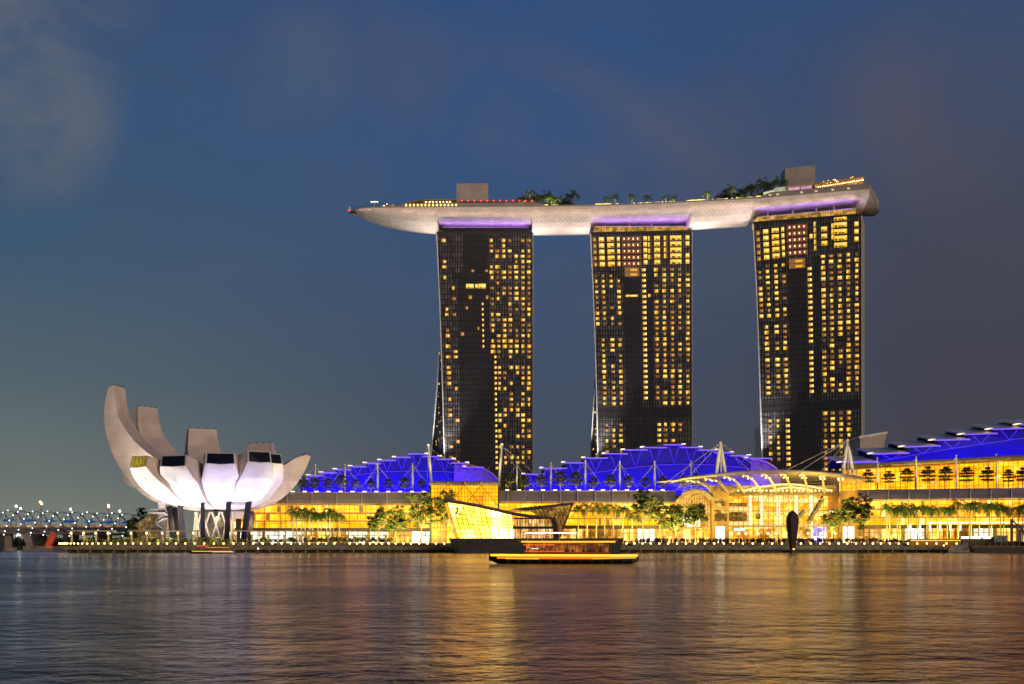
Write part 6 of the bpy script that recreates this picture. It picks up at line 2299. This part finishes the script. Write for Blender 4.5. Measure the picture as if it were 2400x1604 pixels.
def pontoons():
    # dark mooring pontoon with white curls of rope rails before the plaza
    Y = 434.5
    p = thing('dark_pontoon', 'long low black pontoon moored around the dark sculpture', 'pontoon', (X_(1850, Y), Y, 0))
    MB().box(X_(1790, Y), X_(1850, Y), Y - .5, Y + 1.4, -.2, .75).build('deck', M_dark, p)
    MB().box(X_(1864, Y), X_(2004, Y), Y - .5, Y + 1.4, -.2, .75).build('deck', M_dark, p)
    for i in range(24):
        px = 1800 + i * 5.4 + (14 if i > 9 else 0) * 1.0
        x = X_(px, Y)
        r_ = .55
        MB().tube([(x + r_ * math.cos(a), Y + .3, .95 + r_ + r_ * math.sin(a)) for a in (math.pi * (1.25 - 1.5 * j / 6) for j in range(7))], .07, 4).build('white_hoop', M_white, p)
    # grey tender at the quay end
    Y = 428
    b = thing('grey_tender', 'small grey flat-topped work boat near the far quay end', 'boat', (X_(2252, Y), Y, 0))
    h = MB()
    q0 = [(2230, 1299), (2274, 1299), (2268, 1278), (2241, 1278)]
    a = [P(px, py, Y) for px, py in q0]
    a[0].z = a[1].z = -.1
    c = [v + Vector((0, 4.5, 0)) for v in a]
    h.add(a + c, [(0, 1, 2, 3), (7, 6, 5, 4), (1, 5, 6, 2), (3, 2, 6, 7), (0, 3, 7, 4), (0, 4, 5, 1)])
    h.build('hull', mat('boat grey', (.27, .24, .23), .6), b)
    for px in (2258, 2264):
        MB().box(X_(px, Y), X_(px + 3, Y), Y - .06, Y + .05, .8, 2.2).build('window', M_dark, b)
    for px in (2262, 2268):
        x = X_(px, Y)
        MB().tube([(x + .35 * math.cos(t), Y + 1, 3.0 + .35 * math.sin(t)) for t in (2 * math.pi * j / 8 for j in range(9))], .07, 4).build('life_ring', M_white, b)
    MB().box(X_(2226, Y), X_(2280, Y), Y - .6, Y + 5, -.2, .25).build('fender', M_dark, b)
    # dark barge and jetty at the frame end
    Y = 432
    j = thing('dark_barge', 'long dark barge with a low rail at the far end of the quay', 'barge', (X_(2350, Y), Y, 0))
    MB().box(X_(2282, Y), X_(2440, Y), Y - 1, Y + 4, -.2, 2.0).build('hull', mat('barge hull', (.030, .018, .012), .6), j)
    MB().box(X_(2278, Y), X_(2440, Y), Y - 1.2, Y - 1.05, 2.05, 2.3).build('rub_rail', mat('rail timber', (.35, .2, .08), .6), j)
    for px in range(2300, 2420, 14):
        MB().box(X_(px, Y), X_(px + 5, Y), Y - .9, Y + 3, 2.0, 3.0 + (px * 13 % 7) * .25).build('crate', mat('barge crate', (.08, .05, .035), .7), j)
    for px, h_ in ((2375, 9.5), (2395, 6.0)):
        x = X_(px, Y)
        MB().bar((x, Y + 1.5, 2), (x, Y + 1.5, 2 + h_), .8).build('crane_post', M_dark, j)
        MB().bar((x, Y + 1.5, 1.8 + h_), (x + 4.5, Y + 1.5, h_ - 2.5), .45).build('crane_arm', M_dark, j)
    cnt = thing('site_container', 'grey site container under dark shrubs at the far quay end', 'container', (X_(2343, 446), 446, 2.3))
    MB().box(X_(2332, 446), X_(2358, 446), 444.5, 447, 2.31, 6.0).build('body', panelled('container ribs', (.26, .24, .22), (.15, .14, .13), .5, 60, .08, .6, 0, 'xz'), cnt)
    MB().box(X_(2345, 446), X_(2352, 446), 444.42, 444.5, 2.4, 5.2).build('door', mat('green door', (.05, .14, .08), .6), cnt)
    # marker buoys
    for px, py, Y, lab in ((605, 1296, 390, 'slim red-lit marker post in the water below the lotus museum'), (2212, 1296, 395, 'slim amber-lit marker post in the water before the kiosk')):
        x = X_(px, Y)
        z = Z_(1286 if px < 1000 else 1279, Y)
        t = thing('marker_post', lab, 'buoy', (x, Y, 0))
        MB().tube([(x, Y, -.3), (x, Y, .25)], .55, 8).build('float', M_dark, t)
        MB().tube([(x, Y, .2), (x, Y, z)], .10, 5).build('pole', M_dark, t)
        MB().ball((x, Y, z), .28, 0, 6, 4).build('lamp', emis('marker lamp', (1, .42, .2), 5), t)


def boats():
    # near tour boat: long hull, open cabin with rows of lit windows, canopy with lamp strips
    Y = 212
    s = F / Y
    Xp = lambda px: X_(px, Y)
    b = thing('tour_boat', 'long tour boat with glowing orange cabin and yellow light strips crossing the bay', 'boat', (Xp(1320), Y, 0))
    hull_m = mat('boat hull black', (.012, .006, .005), .35)
    orange = mat('boat orange paint', (.55, .14, .02), .4)
    # hull by stations, pointed at both ends
    st = [(1146, .15, 1.35), (1180, 1.0, .95), (1230, 1.7, .75), (1290, 2.1, .65), (1370, 2.1, .65), (1430, 1.7, .75), (1470, 1.0, 1.0), (1498, .15, 1.4)]
    rings = []
    for px, w, sh in st:
        x = Xp(px)
        rings.append([Vector((x, Y + a * w, z)) for a, z in ((-1, sh), (-.85, sh * .35 + (.5 if w < .5 else 0)), (-.45, -.35 + (.9 if w < .5 else 0)), (.45, -.35 + (.9 if w < .5 else 0)), (.85, sh * .35 + (.5 if w < .5 else 0)), (1, sh))])
    MB().loft(rings, 0, True, True, False).build('hull', hull_m, b)
    # rubbing strake glow: yellow lamp strip along the gunwale
    def strip(name, p0, p1, z0, z1, col, st_, dy, hgt=.14):
        n = 10
        mb = MB()
        pts = []
        for k in range(n + 1):
            px = lerp(p0, p1, k / n)
            w = interp([(a, q) for a, q, _ in st], px)
            pts.append(Vector((Xp(px), Y - w - dy, lerp(z0, z1, k / n))))
        for A, B in zip(pts, pts[1:]):
            mb.bar(A, B, .10, hgt)
        return mb.build(name, emis('boat ' + name + ' %s' % hgt, col, st_), b)
    deck = MB()
    deck.loft([[Vector((Xp(px), Y - w * .98, sh + .01)), Vector((Xp(px), Y - w * .98, sh + .42)), Vector((Xp(px), Y + w * .98, sh + .42)), Vector((Xp(px), Y + w * .98, sh + .01))] for px, w, sh in st])
    deck.build('gunwale', orange, b)
    strip('yellow_strip', 1150, 1494, 1.42, 1.36, (1, .50, .015), 2.0, .12, .34)
    strip('amber_strip', 1165, 1490, .98, 1.02, (1, .26, .01), 1.2, .10, .26)
    strip('green_strip', 1385, 1490, .80, .92, (.35, .62, .04), .8, .08, .12)
    strip('lime_strip', 1185, 1262, .86, .80, (.7, .8, .05), 1.1, .09, .12)
    # cabin
    x0, x1 = Xp(1228), Xp(1430)
    cb = MB()
    cb.box(x0, x1, Y - 1.5, Y + 1.5, .9, 1.9)
    cb.build('cabin_side', mat('boat red panel', (.22, .035, .012), .45), b)
    MB().box(x0 + .3, x1 - .3, Y - 1.3, Y + 1.3, 1.92, 3.35).build('cabin_glass', lit_glass('boat cabin glow', [(0, (.05, .014, .004)), (.4, (.22, .06, .012)), (.65, (.7, .22, .03)), (1, (1.2, .7, .25))], .8, 1.4, 3, .2, seed=81), b)
    for k in range(11):
        x = lerp(x0 + .3, x1 - .3, k / 10)
        MB().box(x - .06, x + .06, Y - 1.42, Y - 1.28, 1.9, 3.4).build('post', mat('boat post', (.10, .03, .015), .5), b)
    rf = MB()
    rr_ = [[Vector((Xp(px), Y - 1.9 * w, z)), Vector((Xp(px), Y - 1.5 * w, z + .35)), Vector((Xp(px), Y + 1.5 * w, z + .35)), Vector((Xp(px), Y + 1.9 * w, z))] for px, w, z in ((1216, .9, 3.55), (1260, 1, 3.4), (1330, 1, 3.36), (1400, 1, 3.42), (1446, .85, 3.7))]
    rf.loft(rr_)
    rf.build('roof', orange, b)
    for nm, p0, p1, z, col, st_, h_ in (('roof_strip', 1222, 1440, 3.50, (1, .44, .02), 1.7, .26), ('roof_red_strip', 1226, 1300, 3.06, (1, .12, .01), 1.2, .12), ('sill_red_strip', 1230, 1322, 2.0, (1, .10, .01), 1.1, .14), ('sill_white_strip', 1246, 1262, 2.46, (.9, .85, .8), 1.6, .10)):
        MB().box(Xp(p0), Xp(p1), Y - 1.98, Y - 1.88, z, z + h_).build(nm, emis('boat ' + nm, col, st_), b)
    rq = random.Random(3)
    for k in range(9):
        x = Xp(1240 + k * 21 + rq.uniform(-5, 5))
        m_ = MB()
        person_mesh(m_, rq, x, Y - 1.36, 1.0, 1.62, 0)
        ps = m_.build('person', mat('cloth navy', (.03, .03, .05), .8))
        tag(ps, 'passenger in dark clothes at the tour boat rail, %s from the stern' % WORDS[k], 'person', 'passengers on the tour boat')
    for px in range(1190, 1480, 24):
        w = interp([(a, q) for a, q, _ in st], px)
        tb = MB()
        tb.tube([(Xp(px) + .28 * math.cos(t), Y - w - .16, .34 + .28 * math.sin(t)) for t in (2 * math.pi * j / 10 for j in range(11))], .09, 5)
        tb.build('tyre_fender', hull_m, b)
    # upper awning with white lamp tube on posts
    for px in (1236, 1270, 1310, 1345):
        MB().tube([(Xp(px), Y - .9, 3.7), (Xp(px), Y - .9, 5.1)], .05, 5).build('awning_post', M_steel, b)
    MB().box(Xp(1228), Xp(1352), Y - 1.2, Y + 1.2, 5.12, 5.26).build('awning', mat('awning cloth', (.45, .12, .03), .7), b)
    MB().box(Xp(1232), Xp(1350), Y - 1.34, Y - 1.22, 5.0, 5.16).build('white_lamp_tube', emis('boat white tube', (1, .96, .94), 3.2), b)
    MB().box(Xp(1228), Xp(1290), Y - 1.3, Y - 1.2, 4.55, 4.72).build('red_lamp_tube', emis('boat red tube', (1, .16, .02), 1.3), b)
    # small bumboat at the quay below the museum
    Y = 405
    Xq = lambda px: X_(px, Y)
    t = thing('bumboat', 'small low wooden boat with red and yellow lamps passing below the lotus museum', 'boat', (Xq(497), Y, 0))
    rings = []
    for px, w, sh in ((444, .1, 1.0), (458, .9, .6), (480, 1.2, .5), (520, 1.2, .5), (540, .8, .7), (552, .1, 1.1)):
        rings.append([Vector((Xq(px), Y + a * w, z)) for a, z in ((-1, sh), (-.6, -.3), (.6, -.3), (1, sh))])
    MB().loft(rings).build('hull', hull_m, t)
    MB().box(Xq(452), Xq(546), Y - 1.35, Y - 1.2, .62, .85).build('yellow_strip', emis('bumboat yellow', (1, .42, .02), 1.4), t)
    MB().box(Xq(500), Xq(550), Y - 1.45, Y - 1.36, .45, .62).build('pink_strip', emis('bumboat pink', (1, .5, .4), 1.2), t)
    MB().box(Xq(466), Xq(534), Y - 1, Y + 1, 2.35, 2.55).build('roof', mat('boat red panel', (.22, .035, .012), .45), t)
    for px in (470, 488, 510, 530):
        MB().tube([(Xq(px), Y - .9, .5), (Xq(px), Y - .9, 2.36)], .06, 5).build('post', M_dark, t)
    MB().box(Xq(462), Xq(490), Y - 1.1, Y - 1.0, 2.4, 2.62).build('red_strip', emis('bumboat red', (1, .07, .02), 1.3), t)
    MB().box(Xq(484), Xq(538), Y - 1.1, Y - 1.0, 1.9, 2.02).build('amber_strip', emis('bumboat amber', (1, .4, .03), 1.3), t)


def bridges():
    # helix footbridge
    Yl, Yr = 512, 540
    Yb = lambda px: lerp(Yl, Yr, px / 300)
    hb = thing('helix_bridge', 'footbridge wrapped in double steel helix tubes with rows of white lamps', 'footbridge', (X_(150, 525), 525, 8))
    rad = 4.9
    cz = lambda px: Z_(1226 + px * .018, Yb(px))
    tube_m = mat('helix steel', (.34, .30, .30), .35, .6)
    L_hx = emis('helix lamp', (.66, .80, 1.0), 5)
    pitch = 92.0                                           # pixels per turn
    for ph in (0, math.pi * 2 / 3, math.pi * 4 / 3):
        for sgn, r_ in ((1, rad), (-1, rad * .93)):
            pts = []
            px = -40.0
            while px <= 320:
                a = sgn * 2 * math.pi * px / pitch + ph
                y = Yb(px)
                pts.append(Vector((X_(px, y), y - r_ * math.cos(a), cz(px) + r_ * math.sin(a))))
                px += 4
            MB().tube(pts, .15, 5).build('helix_tube', tube_m, hb)
    n = 0
    for ph in (0, math.pi * 2 / 3, math.pi * 4 / 3):
        px = -6.0
        while px < 312:
            a = 2 * math.pi * px / pitch + ph
            if math.cos(a) > .1:
                y = Yb(px)
                q = Vector((X_(px, y), y - (rad + .3) * math.cos(a), cz(px) + (rad + .2) * math.sin(a)))
                if n < 100:
                    MB().ball(q, .24, 0, 6, 4).build('bridge_lamp', L_hx, hb)
                n += 1
            px += 6.6
    st = MB()
    px = -30
    while px < 312:
        y = Yb(px)
        c = Vector((X_(px, y), y, cz(px)))
        ring = [c + Vector((0, -rad * math.cos(a), rad * math.sin(a))) for a in (math.pi * (j / 6 - .5) for j in range(7))]
        st.tube(ring, .09, 4)
        px += 23
    st.build('hoop_frame', tube_m, hb)
    dk = MB()
    for a, b in ((-40, 60), (60, 160), (160, 240), (240, 330)):
        A, B = Vector((X_(a, Yb(a)), Yb(a), cz(a) - 3.4)), Vector((X_(b, Yb(b)), Yb(b), cz(b) - 3.4))
        dk.hexa([A + Vector((0, -3.2, -.9)), B + Vector((0, -3.2, -.9)), B + Vector((0, 3.2, -.9)), A + Vector((0, 3.2, -.9)), A + Vector((0, -3.2, 0)), B + Vector((0, -3.2, 0)), B + Vector((0, 3.2, 0)), A + Vector((0, 3.2, 0))])
    dk.build('deck', M_lintel, hb)
    for px in (22, 68, 118, 164, 212, 258, 300):
        y = Yb(px)
        c = Vector((X_(px, y), y, cz(px) + .4))
        m = MB()
        w = 2.5
        m.add([c + Vector((-w, -1.6, .2)), c + Vector((-.4 * w, -2.2, 1.3)), c + Vector((w, -1.8, .7)), c + Vector((w * 1.2, 1.8, .9)), c + Vector((-.5 * w, 2.2, 1.5)), c + Vector((-w * 1.2, 1.4, .2)), c + Vector((0, 0, .1))], [(0, 1, 6), (1, 2, 6), (2, 3, 6), (3, 4, 6), (4, 5, 6), (5, 0, 6), (0, 1, 2, 3, 4, 5)])
        m.build('blue_canopy', lit_glass('blue canopy glow', [(0, (.01, .03, .10)), (.5, (.02, .09, .32)), (1, (.06, .25, .7)) ], .8, 2, 2, 0, seed=91), hb)
    pier_m = mat('bridge pier concrete', (.34, .27, .22), .8, 0, .2, .4)
    red = emis('red lit pier', (1, .10, .015), .9)
    for bot, top, m in (((20, 1290), (18, 1248), pier_m), ((72, 1285), (60, 1250), pier_m)):
        A, B = P(*bot, 516), P(*top, 516)
        MB().bar(A, B, 2.0, 2.2).build('pier', m, hb)
    A, B = P(112, 1284, 516), P(128, 1249, 516)
    MB().bar(A, B, 2.2, 2.2).build('pier', mat('pier red-lit tone', (.55, .14, .06), .7), hb)  # red lighting of this pier is put into its base colour too
    spot('red_pier_flood', P(112, 1283, 508), P(121, 1264, 516), 1100, (1, .18, .04), 60, .7, .4)
    MB().box(X_(58, 514), X_(128, 514), 512, 520, -.5, 2.1).build('pile_cap', pier_m, hb)
    MB().loft([[(X_(18, 514) + 2.9 * math.cos(a), 516 + 2.9 * math.sin(a), z) for a in (2 * math.pi * i / 14 for i in range(14))] for z in (-.5, 1.6)]).build('pile_cap', pier_m, hb)
    area('helix_glow', (X_(90, 505), 508, cz(90) - 5), (X_(90, 490), 470, 0), 350, (.3, .5, 1.0), 45, 1)
    # road bridge behind
    rb = thing('road_bridge', 'low road bridge with lit railings behind the helix footbridge', 'bridge', (X_(150, 575), 575, 8))
    Y = 575
    MB().box(X_(-60, Y), X_(330, Y), Y, Y + 24, Z_(1246, Y), Z_(1236, Y)).build('deck', M_conc, rb)
    MB().box(X_(-60, Y), X_(330, Y), Y - .5, Y - .05, Z_(1236, Y), Z_(1231, Y)).build('parapet', lit_glass('bridge rail glow', [(0, (.10, .05, .03)), (.45, (.3, .14, .07)), (.7, (.7, .42, .25)), (1, (1.6, 1.2, .9))], .9, 2.6, 3, .3, seed=95), rb)
    for px in (-20, 60, 140, 220, 300):
        MB().box(X_(px, Y), X_(px, Y) + 2, Y + 4, Y + 20, -.5, Z_(1246, Y)).build('pier', M_conc, rb)
    # street lamps on the road bridge
    k = .1705
    lamps = [(222, 215, 0, 585), (284, 245, 1, 578), (553, 158, 2, 590), (573, 182, 2, 582), (972, 258, 1, 578), (1490, 203, 2, 592), (1494, 225, 2, 582), (1645, 283, 1, 578)]
    cols = [(1, .8, .75), (1, .86, .52), (1, .48, .14)]
    names = ['pale', 'white', 'orange']
    for i, (u, v, c, Y) in enumerate(lamps):
        px, py = u * k, 1150 + v * k
        b = P(px, 1236, Y)
        t = thing('street_lamp', 'tall street lamp with %s light on the road bridge, %s from the open bay' % (names[c], WORDS[i]), 'street lamp', b, 'street lamps on the road bridge')
        top_ = P(px, py, Y)
        MB().tube([b, top_], [.22, .14], 6).build('pole', M_steel, t)
        MB().bar(top_ + Vector((-.8, 0, .1)), top_ + Vector((.8, 0, .1)), .25).build('arm', M_steel, t)
        MB().ball(top_, .48, 0, 8, 5).build('lamp_head', emis('street lamp ' + names[c], cols[c], 14), t)
    # lights and trees on the shore seen under the bridge
    for i, (u, v, col, nm) in enumerate(((265, 605, (1, .85, .6), 'white'), (530, 608, (.3, 1, .5), 'green'), (62, 598, (.8, .9, .6), 'pale'), (1045, 590, (1, .7, .35), 'amber'))):
        Y = 604
        p = P(u * k, 1150 + v * k, Y)
        t = thing('shore_lamp', 'distant %s lamp on a pole seen beneath the footbridge deck' % nm, 'lamp', (p.x, Y, .0))
        MB().tube([(p.x, Y, -.3), p], .14, 5).build('pole', M_steel, t)
        MB().ball(p, .7, 0, 8, 5).build('lamp_head', emis('shore lamp ' + nm, col, 8), t)
    rr = random.Random(77)
    mb = MB()
    for px in range(-30, 340, 7):
        Y = rr.uniform(646, 700)
        x = X_(px, Y)
        h = rr.uniform(3.5, 6.5)
        for _ in range(4):
            leaf_cloud(mb, rr, (x + rr.uniform(-2, 2), Y + rr.uniform(-2, 2), 1.2 + h * rr.uniform(.3, .75)), 2.4, 2.0, h * .32, 26, .8)
    tag(mb.build('far_woods', L_broad, None), 'dark belt of far trees on the opposite shore under the bridge', 'woods', kind='stuff')


quay_lamps()
shelters()
people()
sculpture()
pontoons()
boats()
bridges()
